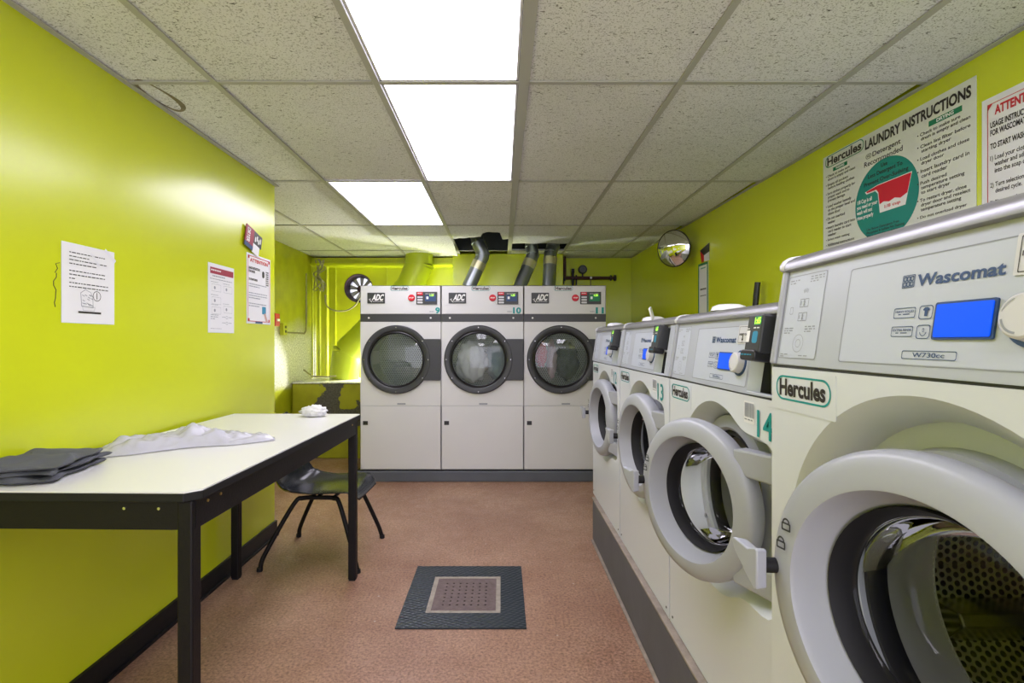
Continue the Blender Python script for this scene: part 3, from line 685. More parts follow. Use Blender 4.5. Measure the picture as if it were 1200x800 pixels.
# ================================================================== DRYERS
def dryer(num, label, x0, x1):
    W = x1-x0-.006; cx = (x0+x1)/2; zb = .103; yf = 4.56
    t = thing('tumble_dryer', label, 'tumble dryer', (cx, yf, zb), 0, 'tumble dryers along the back wall')
    T = 1.743-zb; D = .86; L, R = -W/2, W/2; zc = 1.085-zb; ox = -.035; rh = .235
    b = MB(); b.holed(L, R, .675-zb+.002, 1.42-zb, 0, ox, zc, lambda a: rh)
    b.lathe([(rh, 0), (rh, .05)], 'y', (ox, 0, zc), 96)
    b.add([(L,0,0),(L,D,0),(L,D,T),(L,0,T)], [(0,1,2,3)]); b.add([(R,0,0),(R,D,0),(R,D,T),(R,0,T)], [(0,1,2,3)])
    b.add([(L,D,0),(R,D,0),(R,D,T),(L,D,T)], [(0,1,2,3)]); b.add([(L,0,T),(R,0,T),(R,D,T),(L,D,T)], [(0,1,2,3)])
    b.add([(L,.01,0),(R,.01,0),(R,.01,.675-zb+.002),(L,.01,.675-zb+.002)], [(0,1,2,3)])
    b.build('body', 'dryer', t, smooth=30)
    MB().box(L+.003, R-.003, -.004, .012, .006, .675-zb-.003).build('lower_panel', 'dryer', t, bevel=.003)
    MB().box(L+.003, R-.003, -.004, .012, 1.49-zb, T-.004).build('header_panel', 'dryer', t, bevel=.003)
    MB().box(L, R, -.001, .012, 1.42-zb, 1.49-zb).build('trim_band', 'darkgrey', t)
    sc = MB()
    for xx in (L+.075, R-.09): sc.lathe([(0,-.006),(.007,-.006),(.009,-.001)], 'y', (xx, 0, 1.455-zb), 10)
    sc.build('band_screws', 'whiteink', t)
    q = MB(); q.prism([(L+.025,.27+.13),(L+.068,.27+.13),(L+.068,.27+.165),(L+.025,.27+.165)], 'y', -.009, -.004); q.build('latch', 'black', t)
    q = MB(); flat(q, rrect(-.03, .045, .675-zb+.008, .675-zb+.022, .002), -.0015); q.build('rating_label', 'greyink', t)
    # door
    RO = .305; d = MB()
    d.lathe([(RO,0),(RO,-.014),(RO-.008,-.022),(.262,-.024),(.250,-.016),(.243,.004),(.243,0)], 'y', (0,0,0), 96, closed=True)
    door = d.build('door', 'darkgrey', t, loc=(ox, -.003, zc), smooth=40)
    hp = MB(); hp.prism([(.20,.182),(R-ox,.182),(R-ox,-.185),(.20,-.185),(.262,-.06),(.268,0),(.262,.06)], 'y', -.018, 0); hp.build('hinge_plate', 'darkgrey', door, bevel=.002)
    gk = MB(); gk.lathe([(.252,-.012),(.240,-.018),(.232,-.008),(.236,.01),(.25,.01)], 'y', (0,0,0), 72, closed=True); gk.build('door_gasket', 'black', door, smooth=50)
    gl = MB(); gl.lathe([(.238,.002),(.15,-.012),(.06,-.017),(0,-.018)], 'y', (0,0,0), 72); gl.build('door_glass', 'dglass', door, smooth=60)
    sc = MB()
    for a in (35, 90, 145, 180, 215, 270, 325, 0): a = math.radians(a); sc.lathe([(0,-.028),(.004,-.028),(.006,-.022)], 'y', (.285*math.cos(a), 0, .285*math.sin(a)), 8)
    sc.build('door_screws', 'steel', door)
    # drum
    b = MB(); b.lathe([(rh-.002,.05),(.30,.07),(.33,.10),(.33,.72)], 'y', (0,0,0), 72); o = b.build('drum', 'perfd', t, loc=(ox,0,zc), smooth=35); uv_cyl(o, .33)
    b = MB(); b.lathe([(.33,.72),(0,.72)], 'y', (0,0,0), 72); o = b.build('drum_back', 'perfd', t, loc=(ox,0,zc)); uvl = o.data.uv_layers.new(name='UVMap')
    for lp in o.data.loops: v = o.data.vertices[lp.vertex_index].co; uvl.data[lp.index].uv = (v.x, v.z)
    # header fittings
    P = -.0045; z = lambda y: 1.245-(y-400)*.0076-zb; X = lambda x: (x-422)*.0076+L
    q = MB(); q.prism(rrect(X(430.5), X(451), z(355.5), z(343), .004), 'y', -.010, P); ad = q.build('logo_plate', 'darkgrey', t)
    lettering([('ADC', X(435.5), z(344.7), .058, .098, dict(bold=.04, slant=.25, y=-.0106))], 'whiteink', ad)
    q = MB(); q.tube([(X(432.3),-.0104,z(351)),(X(434.2),-.0104,z(350)),(X(433.5),-.0104,z(352)),(X(436),-.0104,z(354))], .003, 6); words(q, X(437), z(353), .09, 1, .008, y=-.0106, last=1); q.build('logo_swirl', 'whiteink', ad)
    q = MB(); q.lathe([(0,-.016),(.026,-.016),(.030,-.012),(.031,P)], 'y', (X(482), 0, z(349)), 28); bt = q.build('stop_button', 'postred', t, smooth=40)
    lettering([('STOP', X(482)-.02, z(349)+.006, .011, .040, dict(bold=.04, y=-.0165))], 'whiteink', bt)
    q = MB(); q.prism(rrect(X(487.6), X(512), z(356.5), z(342), .003), 'y', -.012, P); cp = q.build('control_panel', 'darkgrey', t)
    q = MB(); q.prism(rrect(X(488.5), X(495.3), z(345.8), z(342.3), .002), 'y', -.0135, -.01); q.build('red_tab', 'postred', cp)
    q = MB(); words(q, X(489.4), z(343.3), .036, 1, .014, y=-.0142, last=1); q.build('red_tab_print', 'whiteink', cp)
    for k in range(3): q = MB(); zz = z(347.3+k*3.1); q.prism(rrect(X(489), X(495.2), zz-.015, zz, .003), 'y', -.0150, -.01); q.build('button', 'white', cp)
    q = MB(); flat(q, rrect(X(498), X(510.5), z(353), z(345.5), .003), -.0126); q.build('display', 'navy' if num < 11 else 'greenink', cp)
    q = MB(); words(q, X(498.5), z(344), .085, 1, .007, y=-.013, last=1); flat(q, rrect(X(499.5), X(502), z(350.5), z(347.5), .002), -.013); q.build('display_print', 'whiteink', cp)
    q = MB(); text_into(q, '1.25', X(503.5), z(344.8), .018, .036, bold=.04, y=-.0134); q.build('digits', 'limescreen', cp)
    lettering([('Hercules', X(458.5), z(335.8), .030, X(477.5)-X(458.5), dict(bold=.03, y=P-.0006))], 'ink', t)
    q = MB(); outline(q, rrect(X(457), X(479), z(340.8), z(335.0), .02, 6), .003, P-.0004); q.build('badge_outline', 'teal', t)
    s_ = str(num); wd = .042 if num == 9 else .072
    lettering([(s_, X(515.3)-wd, z(360.0), .056, wd, dict(bold=.045, y=P-.0006))], 'teal', t, name='number')
    q = MB(); words(q, X(515.3)-wd-.05, z(364.5), .038, 1, .016, y=P-.0006, last=1); q.build('barcode', 'greyink', t)
    return t
ex = [-1.262, -.540, .196, .930]
dryer(9, 'off-white tumble dryer numbered 9 with an empty drum, beside the alcove', ex[0], ex[1])
dryer(10, 'off-white tumble dryer numbered 10, pale laundry behind its glass', ex[1], ex[2])
dryer(11, 'off-white tumble dryer numbered 11, red and dark laundry behind its glass', ex[2], ex[3])

def blob(name, m, loc, size, seed, label, group=None, parent=None, amp=.25, fr=3.0):
    from mathutils import noise
    import bmesh
    bm = bmesh.new(); bmesh.ops.create_icosphere(bm, subdivisions=4, radius=1)
    for v in bm.verts:
        p = v.co.normalized(); d = 1+amp*noise.noise(p*fr+Vector((seed*7.1, 0, 0)))+amp*.6*abs(noise.noise(p*fr*2.3+Vector((0, seed*3.3, 0))))
        v.co = Vector((p.x*size[0], p.y*size[1], p.z*size[2]))*d
    me = bpy.data.meshes.new(name); bm.to_mesh(me); bm.free(); me.shade_smooth(); me.materials.append(M[m])
    o = bpy.data.objects.new(name, me); COL.objects.link(o); o.location = loc
    if label: tag(o, label, 'laundry', group)
    return o
DX10 = (ex[1]+ex[2])/2-.035; DX11 = (ex[2]+ex[3])/2-.035
blob('laundry_bundle', 'bagwhite', (DX10-.07, 4.80, 1.05), (.135, .10, .185), 1, 'crumpled white laundry in the drum of dryer 10')
blob('laundry_bundle', 'bluecloth', (DX10+.15, 5.02, 1.06), (.09, .09, .18), 2, 'pale blue cloth at the right inside dryer 10')
blob('laundry_bundle', 'redcloth', (DX11-.165, 4.76, 1.13), (.055, .06, .12), 3, 'red garment at the left inside dryer 11')
blob('laundry_bundle', 'pinkcloth', (DX11-.05, 4.92, 1.08), (.045, .06, .18), 4, 'pale pink garment beside the red one inside dryer 11')
blob('laundry_bundle', 'darkcloth', (DX11+.11, 5.02, 1.06), (.105, .10, .18), 5, 'dark green garment at the right inside dryer 11')

# ================================================================== DUCTS AND PIPES
def duct(label, pts, r, elbow_i):
    t = thing('exhaust_duct', label, 'duct', pts[0], 0, 'silver exhaust ducts above the dryers')
    o = Vector(pts[0]); P = [Vector(p)-o for p in pts]
    MB().tube([P[0], P[1]], r, 24).build('straight_duct', 'galv', t, smooth=50)
    d = (P[1]-P[0]).normalized()
    mb = MB().tube([P[1]-d*.06, P[1]+d*.02], r*1.05, 24); mb.build('taped_collar', 'foil', t, smooth=50)
    mb = MB().tube(bez(P[1:], 5), r*.97, 20); mb.build('elbow', 'galv', t, smooth=25)
    for k in range(2, len(P)-1):
        dd = (P[k+1]-P[k-1]).normalized(); MB().tube([P[k]-dd*.008, P[k]+dd*.008], r*1.05, 20).build('seam_ring', 'galv', t, smooth=50)
Yd = 5.1
duct('silver exhaust duct above dryer 10, kinked left under the hole in the ceiling', [(-.330,Yd,1.785),(-.225,Yd,2.02),(-.19,Yd,2.11),(-.235,Yd,2.23),(-.27,Yd+.05,2.42)], .068, 2)
duct('silver exhaust duct leaning right above the seam of dryers 10 and 11', [(.175,5.2,1.785),(.29,5.25,2.055),(.32,5.30,2.14),(.31,5.345,2.235),(.30,5.37,2.42)], .066, 2)
duct('silver exhaust duct standing nearly upright above dryer 11', [(.477,5.2,1.785),(.497,5.25,2.085),(.505,5.30,2.155),(.535,5.345,2.235),(.56,5.37,2.42)], .068, 2)
t = thing('ventilation_duct', 'thick lime-painted duct from the ceiling down to the low ledge', 'duct', (-1.825, 5.93, .812))
pts = [(-.955,5.93,2.40),(-.955,5.93,2.13),(-1.07,5.93,1.86),(-1.60,5.93,1.30),(-1.79,5.93,1.12),(-1.825,5.93,.812)]
P = [Vector(p)-Vector((-1.825,5.93,.812)) for p in pts]
for i in range(5):
    q0, q1 = P[i], P[i+1]; MB().tube([q0, q1], .158 if i < 2 else .165, 28).build('duct_section', 'limeduct', t, smooth=50)
for i in range(1, 5):
    dd = (P[i+1]-P[i-1]).normalized(); MB().tube([P[i]-dd*.012, P[i]+dd*.012], .168, 28).build('duct_joint', 'limeduct', t, smooth=50)
# round exhaust fan in the back wall
t = thing('wall_fan', 'round exhaust fan with pale daylit blades set in the back wall', 'fan', (FX, 6.30, FZ))
MB().lathe([(.172,-.10),(.172,.1),(.150,.1),(.150,-.02),(.165,-.10)], 'y', (0,0,0), 48, closed=True).build('fan_housing', 'fanrim', t, smooth=40)
MB().lathe([(.150,.04),(.142,.02),(.136,.04)], 'y', (.0,0,0), 48, closed=True).build('guard_ring', 'steel', t, smooth=40)
for k in range(9):
    a = 2*PI*k/9+.2; c, s_ = math.cos(a), math.sin(a); b = MB()
    P = [(.03,-.012),(.135,-.035),(.138,.02),(.04,.014)]
    b.add([(p[0]*c-p[1]*s_, .05+p[1]*.3, p[0]*s_+p[1]*c) for p in P]+[(p[0]*c-p[1]*s_, .053+p[1]*.3, p[0]*s_+p[1]*c) for p in P], [(0,1,2,3),(4,5,6,7),(0,1,5,4),(1,2,6,5),(2,3,7,6),(3,0,4,7)]); b.build('blade', 'white', t)
for k in range(8):
    a = 2*PI*k/8; MB().tube([(0,.01,0),(.145*math.cos(a),.01,.145*math.sin(a))], .0022, 6).build('guard_wire', 'fanrim', t)
MB().lathe([(0,-.03),(.034,-.03),(.042,-.01),(.042,.06)], 'y', (0,0,0), 24).build('hub', 'fanrim', t, smooth=40)
MB().lathe([(0,.095),(.149,.095)], 'y', (0,0,0), 40).build('daylit_louver', 'daylight', t)
# bulb tucked behind dryer 9
t = thing('wall_lamp', 'bare glowing bulb hidden behind dryer 9', 'lamp', (-1.30, 6.12, 1.08))
MB().lathe([(0,-.05),(.03,-.04),(.045,0),(.03,.04),(0,.05)], 'z', (0,0,0), 20).build('bulb', 'bulb', t, smooth=60)
MB().tube([(0,0,.045),(0,0,.10)], .02, 12).build('socket', 'white', t); MB().tube([(0,0,.10),(0,.075,.10)], .008, 8).build('bracket', 'conduit', t)
# conduits in the alcove corner
t = thing('wall_conduit', 'old painted conduits running down the alcove corner', 'conduit', (-2.17, 6.05, .82))
for dx, dy, r, top in ((.01,.02,.016,1.33),(.07,.10,.022,1.33),(-.03,-.10,.009,1.30)): MB().tube([(dx,dy,0),(dx,dy,top)], r, 10).build('conduit_pipe', 'lime_old', t, smooth=60)
R_ = random.Random(3)
for k in range(7):
    p = [(R_.uniform(-.05,.09), R_.uniform(-.14,.04), 1.38-.09*j) for j in range(5)]; MB().tube(bez(p, 5), .007, 6).build('cable', 'conduit', t, smooth=60)
MB().tube(bez([(.06,.06,.98),(.08,.05,.86),(.16,.05,.80),(.30,.05,.79),(.42,.04,.85),(.50,.05,.98)], 6), .009, 8).build('cable', 'conduit', t, smooth=60)
MB().tube(bez([(.02,-.5,.12),(.10,-.45,.05),(.2,-.42,.04),(.34,-.4,.045)], 6), .008, 8).build('cable', 'conduit', t, smooth=60)
t = thing('outlet_box', 'small green junction box with a conduit on the alcove wall', 'junction box', (-2.248, 5.22, 1.37))
MB().box(0, .045, -.04, .04, -.06, .06).build('box', 'lime_old', t, bevel=.004)
MB().tube([(.022,.04,-.03),(.022,.55,-.035),(.022,.60,-.01),(.022,.61,.06),(.022,.61,.65)], .009, 8).build('conduit_pipe', 'conduit', t, smooth=60)
MB().box(.045, .05, -.012, .012, .01, .035).box(.045, .05, -.012, .012, -.035, -.01).build('socket_outlet', 'darkgrey', t)
t = thing('fire_alarm', 'small red pull station on the alcove wall beyond the corner', 'alarm', (-2.248, 5.03, 1.455))
MB().box(0, .05, -.06, .045, -.06, .065).build('case', 'redbox', t, bevel=.005); MB().box(.05, .062, -.035, .02, -.012, .012).build('pull_handle', 'whiteink', t, bevel=.003)
# sprinkler pipe on the back wall
t = thing('sprinkler_pipe', 'dark red sprinkler pipe with a gauge on the back wall', 'pipe', (.74, 6.05, 2.01))
MB().tube([(0,0,.235),(0,0,0)], .022, 12).build('riser', 'pipe', t, smooth=50); MB().tube([(-.04,0,-.015),(.60,0,-.015)], .02, 12).build('pipe_run', 'pipe', t, smooth=50)
MB().tube([(.54,0,-.015),(.555,0,-.015)], .034, 12).tube([(.585,0,-.015),(.61,0,-.015)], .036, 12).build('flange', 'black', t, smooth=40)
MB().tube([(-.03,0,-.09),(-.03,0,.05)], .03, 12).tube([(-.085,0,-.03),(.01,0,-.03)], .024, 12).tube([(.10,0,-.12),(.10,0,.07)], .016, 10).tube([(.085,0,.07),(.115,0,.07)], .026, 10).tube([(.14,0,-.1),(.14,0,.02)], .01, 8).build('valve', 'black', t, smooth=40)
gg = MB().lathe([(0,-.02),(.046,-.02),(.052,-.012),(.052,.01),(0,.01)], 'y', (.215,-.0,.085), 28); gg = gg.build('gauge', 'black', t, smooth=40)
MB().lathe([(0,-.022),(.040,-.022)], 'y', (.215,0,.085), 24).build('gauge_dial', 'plinth', gg); MB().tube([(.215,0,.04),(.215,0,-.01)], .009, 8).build('gauge_stem', 'black', gg)
MB().tube([(.31,-.03,-.015),(.31,.0,-.015)], .014, 10).build('plug', 'steel', t); MB().tube([(.31,0,-.03),(.31,0,-.2)], .005, 6).build('drip_line', 'pipe', t)
t = thing('pipe_fitting', 'pair of short black pipe stubs on the wall behind dryer 10', 'pipe', (-.50, 5.84, 1.76))
for dx in (0, .035): MB().tube([(dx,-.03,-.02),(dx,-.03,.10)], .011, 8).box(dx-.012, dx+.012, -.03, 0, .03, .05).build('stub', 'black', t)

# ================================================================== TABLE
TA = -math.radians(1.2)
t = thing('folding_table', 'long white-topped table with a black steel frame against the left wall', 'table', (-.778, 1.30, 0), TA)
TW, TLn, TH = .672, 1.405, .8625
# local: x 0..-TW to the wall, y 0..TLn
poly = [(-TW,0),(-.03,0),(0,.03),(0,TLn),(-TW,TLn)]
MB().prism([(p[0]+(.001 if p[0] < -.5 else 0), p[1]) for p in poly], 'z', TH-.004, TH).build('table_top', 'laminate', t)
MB().prism([(-TW,-.002),(-.03,-.002),(.002,.03),(.002,TLn+.002),(-TW,TLn+.002)], 'z', TH-.026, TH-.0045).build('edge_band', 'rubber', t, bevel=.002)
MB().box(-TW+.01, -.020, .010, .016, TH-.10, TH-.026).build('apron', 'frame', t); MB().box(-TW+.01, -.045, TLn-.022, TLn-.016, TH-.10, TH-.026).build('apron', 'frame', t)
MB().box(-.016, -.010, .020, TLn-.02, TH-.10, TH-.026).build('apron', 'frame', t); MB().box(-TW+.012, -TW+.018, .045, TLn-.045, TH-.10, TH-.026).build('apron', 'frame', t)
for lx, ly in ((-.052,.006),(-TW+.006,.006),(-.050,TLn-.046),(-TW+.006,TLn-.046)):
    mb = MB(); a, b_ = (lx, ly), (lx+.046, ly+.046)
    mb.box(lx, lx+.040, ly, ly+.040, 0.006, TH-.027); lg = mb.build('leg', 'frame', t, bevel=.005)
    MB().box(lx+.004, lx+.036, ly+.004, ly+.036, 0, .008).build('leg_foot', 'white' if False else 'rubber', lg)
for p in ((-.10,.006),(-.19,.006)): MB().lathe([(0,-.003),(.004,-.003),(.005,0)], 'y', (p[0], .010, TH-.045), 8).build('bolt', 'steel', t)
for yy in (.07,.13,TLn-.10): MB().lathe([(0,.004),(.004,.004),(.005,0)], 'x', (-.012, yy, TH-.042), 8).build('bolt', 'brass', t)

# folded dark garment
from mathutils import noise
def sheet(name, m, loc, rz, nx, ny, fn, thick=.004, label=None, cat=None, parent=None, smooth=True):
    vs = []; fs = []
    for i in range(nx+1):
        for j in range(ny+1): vs.append(fn(i/nx, j/ny))
    for i in range(nx):
        for j in range(ny): a = i*(ny+1)+j; fs.append((a, a+ny+1, a+ny+2, a+1))
    mb = MB(); mb.add(vs, fs); o = mb.build(name, m, parent, loc=loc, rot=(0,0,rz)); o.data.shade_smooth()
    if thick: sd = o.modifiers.new('thickness', 'SOLIDIFY'); sd.thickness = thick; sd.offset = 1
    if label: tag(o, label, cat)
    return o
g_ = thing('folded_garment', 'dark grey folded garment lying on the near end of the table', 'clothing', (-1.325, 1.475, TH+.001), .20)
def layer(z0, hx, hy, hgt, seed):
    """pillow-like folded slab with creased top and rolled edges"""
    mb = MB(); n = 44; m_ = 36; vs = []; fs = []
    def S(u, v, top):
        x = (u*2-1)*hx; y = (v*2-1)*hy
        e = max(abs(u*2-1), abs(v*2-1)); k = (1-e**8)**.5 if e < 1 else 0
        nn = noise.noise(Vector((x*9+seed, y*12, 0)))*.014+noise.noise(Vector((x*30, y*22+seed, 1)))*.005
        nn += .010*math.sin((x*1.0+y*.8)*42+3*noise.noise(Vector((x*8, y*8, seed))))*max(0, .2+u-.6)
        ed = .006*noise.noise(Vector((x*14+seed*2, y*14, 4)))
        return (x+ed*3, y+ed*4, z0+(hgt*.5)+(1 if top else -1)*(hgt*.5)*k+(nn*k if top else 0))
    for top in (1, 0):
        for i in range(n+1):
            for j in range(m_+1): vs.append(S(i/n, j/m_, top))
    q = (n+1)*(m_+1)
    for i in range(n):
        for j in range(m_): a = i*(m_+1)+j; fs.append((a, a+m_+1, a+m_+2, a+1)); fs.append((q+a, q+a+1, q+a+m_+2, q+a+m_+1))
    mb.add(vs, fs); o = mb.build('fold', 'cloth', g_, smooth=80); return o
layer(.0, .100, .125, .020, 1); layer(.018, .104, .133, .018, 5); layer(.033, .102, .130, .020, 9)

def bagf(u, v):
    # u along the bag (from the wall end to the loose tip), v across
    x = u*.56; wv = (.115-.03*u+.015*math.sin(u*9))*(1-.6*max(0, u-.7)/.3)
    y = (v*2-1)*wv+.03*math.sin(u*3)
    e = max(0, 1-abs(v*2-1)**2.2)*max(0, 1-abs(u*2-1)**6)
    hgt = .036+.012*math.sin(u*5+.6)+.028*math.exp(-((u-.55)/.14)**2)
    z = e*hgt*(.7+.7*abs(noise.noise(Vector((u*7, v*3, 2)))))+e*.009*noise.noise(Vector((u*24, v*10, 5)))+e*.011*(1-abs(math.sin(u*9+v*9+3*noise.noise(Vector((u*4, v*3, 7))))))
    return (x, y, max(0, z)+.0012)
sheet('plastic_bag', 'bag', (-1.395, 1.765, TH+.001), math.radians(25), 90, 44, bagf, .0012, 'crumpled white plastic bag stretched across the table', 'bag')
o = blob('crumpled_tissue', 'paper', (-.955, 2.61, TH+.026), (.060, .035, .028), 9, 'small crumpled white tissue near the far end of the table', amp=.45, fr=4.5)
o['category'] = 'tissue'
for v in o.data.vertices: v.co.z = max(v.co.z, -.025)

# ================================================================== CHAIR
c = thing('stacking_chair', 'black plastic shell chair on splayed tube legs beyond the table', 'chair', (-1.03, 3.01, 0), math.radians(-2))
def shell(u, v):
    # u 0..1 from front edge of the seat (x=+.24) to the top of the backrest, v across (y)
    L = u*.88
    if L < .40: x = .25-L; z = .375+.010*math.cos(L*6); k = L/.40
    elif L < .54: a = (L-.40)/.14*1.25; x = -.15-.11*math.sin(a); z = .375+.11*(1-math.cos(a))-.004; k = 1
    else: d = L-.54; x = -.254-.3*d; z = .446+.95*d; k = 1
    if L < .05: z -= .030*(1-L/.05)**2
    y = (v*2-1); hw = .215 if L < .4 else .215-.02*(L-.4)
    if L < .09: hw -= .055*(1-math.sqrt(max(0, 1-(1-L/.09)**2)))
    if L > .79: hw -= .07*(1-math.sqrt(max(0, 1-((L-.79)/.09)**2)))
    dish = abs(y)**2.6; rise = .028*dish*(1 if L > .06 else L/.06)
    curl = .055*dish if .30 < L < .60 else .02*dish
    curl *= 1
    return (x+(.06*dish if L > .5 else .06*dish*max(0, (L-.34)/.16)), y*hw, z+rise+(.03*dish*max(0, 1-abs(L-.42)/.16)))
sh = sheet('seat_shell', 'chair', (0,0,.012), 0, 48, 28, shell, .006, parent=c)
for sy in (-1, 1):
    y0 = sy*.155; yb = sy*.245
    p = bez([(.262,yb,.012),(.235,sy*.232,.10),(.14,y0*1.12,.345),(.10,y0,.372),(.04,y0,.376)], 6)
    MB().tube(p, .0125, 12).build('leg', 'frame', c, smooth=60)
    p = bez([(-.272,yb,.012),(-.25,sy*.232,.09),(-.12,y0*1.12,.340),(-.07,y0,.372),(.045,y0,.376)], 6)
    MB().tube(p, .0125, 12).build('leg', 'frame', c, smooth=60)
MB().tube([(.0,-.155,.372),(.0,.155,.372)], .009, 8).build('crossbar', 'frame', c); MB().tube([(.09,-.15,.370),(.09,.15,.370)], .009, 8).build('crossbar', 'frame', c)
for sy in (-1,1):
    for sx, xx in ((1,.262),(-1,-.272)): MB().tube([(xx+.002*sx,sy*.246,0),(xx,sy*.245,.02)], .016, 10).build('foot_cap', 'rubber', c)

# ================================================================== FLOOR DRAIN
dcx, dcy = -.178, 2.52
t = thing('floor_drain', 'square metal floor grate framed by a black ribbed rubber mat', 'drain', (dcx, dcy, .0005))
def diamond_mat():
    m = mat('ribbed_rubber', (.012, .022, .032), .35); n, l = nodes(m); b = n['Principled BSDF']
    tc = n.new('ShaderNodeTexCoord'); mp = n.new('ShaderNodeMapping'); mp.inputs['Scale'].default_value = (38, 60, 1); mp.inputs['Rotation'].default_value = (0,0,.6); l.new(tc.outputs['Object'], mp.inputs[0])
    v = n.new('ShaderNodeTexVoronoi'); v.inputs['Scale'].default_value = 1; v.inputs['Randomness'].default_value = .25; l.new(mp.outputs[0], v.inputs['Vector'])
    bp = n.new('ShaderNodeBump'); bp.invert = True; bp.inputs['Strength'].default_value = .9; bp.inputs['Distance'].default_value = .004; l.new(v.outputs['Distance'], bp.inputs['Height']); l.new(bp.outputs[0], b.inputs['Normal']); return m
M['matrub'] = diamond_mat()
a, b_, c1, c2 = .285, .305, .170, .180
def ringrect(mb, ax, ay, bx, by, z0, z1):
    for r in ((-ax, -bx, -ay, ay), (bx, ax, -ay, ay), (-bx, bx, -ay, -by), (-bx, bx, by, ay)): mb.box(*r, z0, z1)
    return mb
ringrect(MB(), .285, .305, .172, .182, 0, .006).build('rubber_mat', 'matrub', t)
ringrect(MB(), .172, .182, .150, .160, 0, .0045).build('mortar_rim', mat('mortar', (.34, .30, .25), .9, bump=1, bscale=60, var=.4, vscale=30), t)
MB().box(-.152, .152, -.162, .162, 0, .001).build('sump', 'hole', t)
gr = MB(); N = 7; cw = .234/N; ch = .25/N
ringrect(gr, .152, .162, .117, .125, .003, .004)
tsq = [2*PI*k/12 for k in range(12)]
for i in range(N):
    for j in range(N):
        x0 = -.117+i*cw; y0 = -.125+j*ch; x1 = x0+cw; y1 = y0+ch; cx, cy = (x0+x1)/2, (y0+y1)/2; r = .0055
        oc = [(x1,cy),(x1,y1),(cx,y1),(x0,y1),(x0,cy),(x0,y0),(cx,y0),(x1,y0)]
        ic = [(cx+r*math.cos(2*PI*k/8), cy+r*math.sin(2*PI*k/8)) for k in range(8)]
        gr.strip([(p[0],p[1],.004) for p in oc], [(p[0],p[1],.004) for p in ic]); gr.strip([(p[0],p[1],.004) for p in ic], [(p[0],p[1],.0015) for p in ic])
M['grate'] = mat('worn_grate_metal', (.17, .125, .12), .55, metal=.4, bump=.6, bscale=70, var=.4, vscale=40)
gr.build('grate', 'grate', t)

# ================================================================== POSTERS ON THE LEFT WALL (facing +X)
def wall_sheet(name, label, cat, y0, y1, z0, z1, m='paper', rot=0, th=.0015, side='L', group=None):
    """returns (thing, width, height): local origin at the top-left corner, x right, z down negative"""
    if side == 'L': t = thing(name, label, cat, (-1.46, y0, z1), PI/2, group); w_ = y1-y0
    else: t = thing(name, label, cat, (RX(y0), y0, z1), RANG, group); w_ = (y0-y1)
    if rot: t.rotation_euler = (0, rot, PI/2) if False else t.rotation_euler
    return t, w_, z1-z0
def backing(t, w_, h_, m='paper', name='sheet', th=.002, corner=0):
    return MB().box(0, w_, -.0035, -.0035+th, -h_, 0).build(name, m, t)
Y_ = -.0045
t, w_, h_ = wall_sheet('paper_notice', 'plain white printed notice with a small drawing, on the left wall', 'notice', 1.695, 1.925, 1.308, 1.579)
backing(t, w_, h_); q = MB()
words(q, .028, -.030, .155, 2, .013, .24, Y_, 1, .55); words(q, .028, -.055, .165, 2, .013, .24, Y_, 2, .7); words(q, .028, -.092, .155, 3, .013, .24, Y_, 3, .15); words(q, .028, -.133, .170, 2, .013, .24, Y_, 4, 1); q.build('small_print', 'darkgrey', t)
q = MB(); flat(q, [(.065,-.236),(.165,-.236),(.165,-.229),(.065,-.229)], Y_); outline(q, rrect(.128,.164,-.190,-.154,.0178,8), .002, Y_); flat(q, [(.1445,-.16),(.1475,-.16),(.1475,-.183),(.1445,-.183)], Y_); q.build('bold_print', 'ink', t)
q = MB(); R_ = random.Random(5)
outline(q, [(.078,-.212),(.074,-.165),(.095,-.152),(.118,-.160),(.128,-.175),(.130,-.215)], .002, Y_)
outline(q, [(.085,-.226),(.082,-.212),(.138,-.212),(.135,-.226)], .001, Y_)
for k in range(16): xx, zz = R_.uniform(.082,.122), R_.uniform(-.208,-.166); flat(q, [(xx,zz),(xx+.010,zz-.004),(xx+.009,zz-.006),(xx-.001,zz-.002)], Y_)
q.build('drawing', 'greyink', t)
q = MB(); flat(q, [(.185,.006),(.236,-.030),(.228,-.042),(.177,-.004)], -.0055); flat(q, [(.12,-.02),(.16,-.06),(.155,-.065),(.115,-.025)], -.005); q.build('tape', mat('clear_tape', (.8,.8,.85), .1), t)
t, w_, h_ = wall_sheet('paper_notice', 'narrow instruction sheet with a dark red header strip', 'notice', 2.541, 2.785, 1.290, 1.640)
backing(t, w_, h_); q = MB(); flat(q, [(.015,-.020),(.235,-.020),(.235,-.052),(.015,-.052)], Y_); q.build('header_strip', 'maroon', t)
q = MB(); words(q, .022, -.030, .09, 1, .016, y=-.005, last=1); q.build('header_print', 'whiteink', t)
q = MB(); words(q, .035, -.060, .12, 1, .012, .5, Y_, 1, 1); words(q, .015, -.076, .21, 1, .008, .5, Y_, 4, 1)
for i, (xx, zz) in enumerate([(.028,-.10),(.138,-.10),(.028,-.165),(.028,-.215),(.138,-.205)]):
    words(q, xx-.005, zz+.008, .07, 1, .006, .5, Y_, i, .9); outline(q, rrect(xx, xx+.085, zz-.040, zz-.004, .002, 1), .0012, Y_); flat(q, rrect(xx+.020, xx+.036, zz-.030, zz-.014, .007), Y_)
words(q, .02, -.258, .07, 3, .010, .4, Y_, 8)
for zz in (-.262, -.292): outline(q, rrect(.160,.180,zz-.014,zz,.004), .002, Y_); words(q, .125, zz-.004, .03, 1, .007, .5, Y_, 3, 1); words(q, .188, zz-.004, .03, 1, .007, .5, Y_, 2, 1)
words(q, .018, -.328, .1, 1, .006, .4, Y_, 2, 1); q.build('diagrams', 'greyink', t)
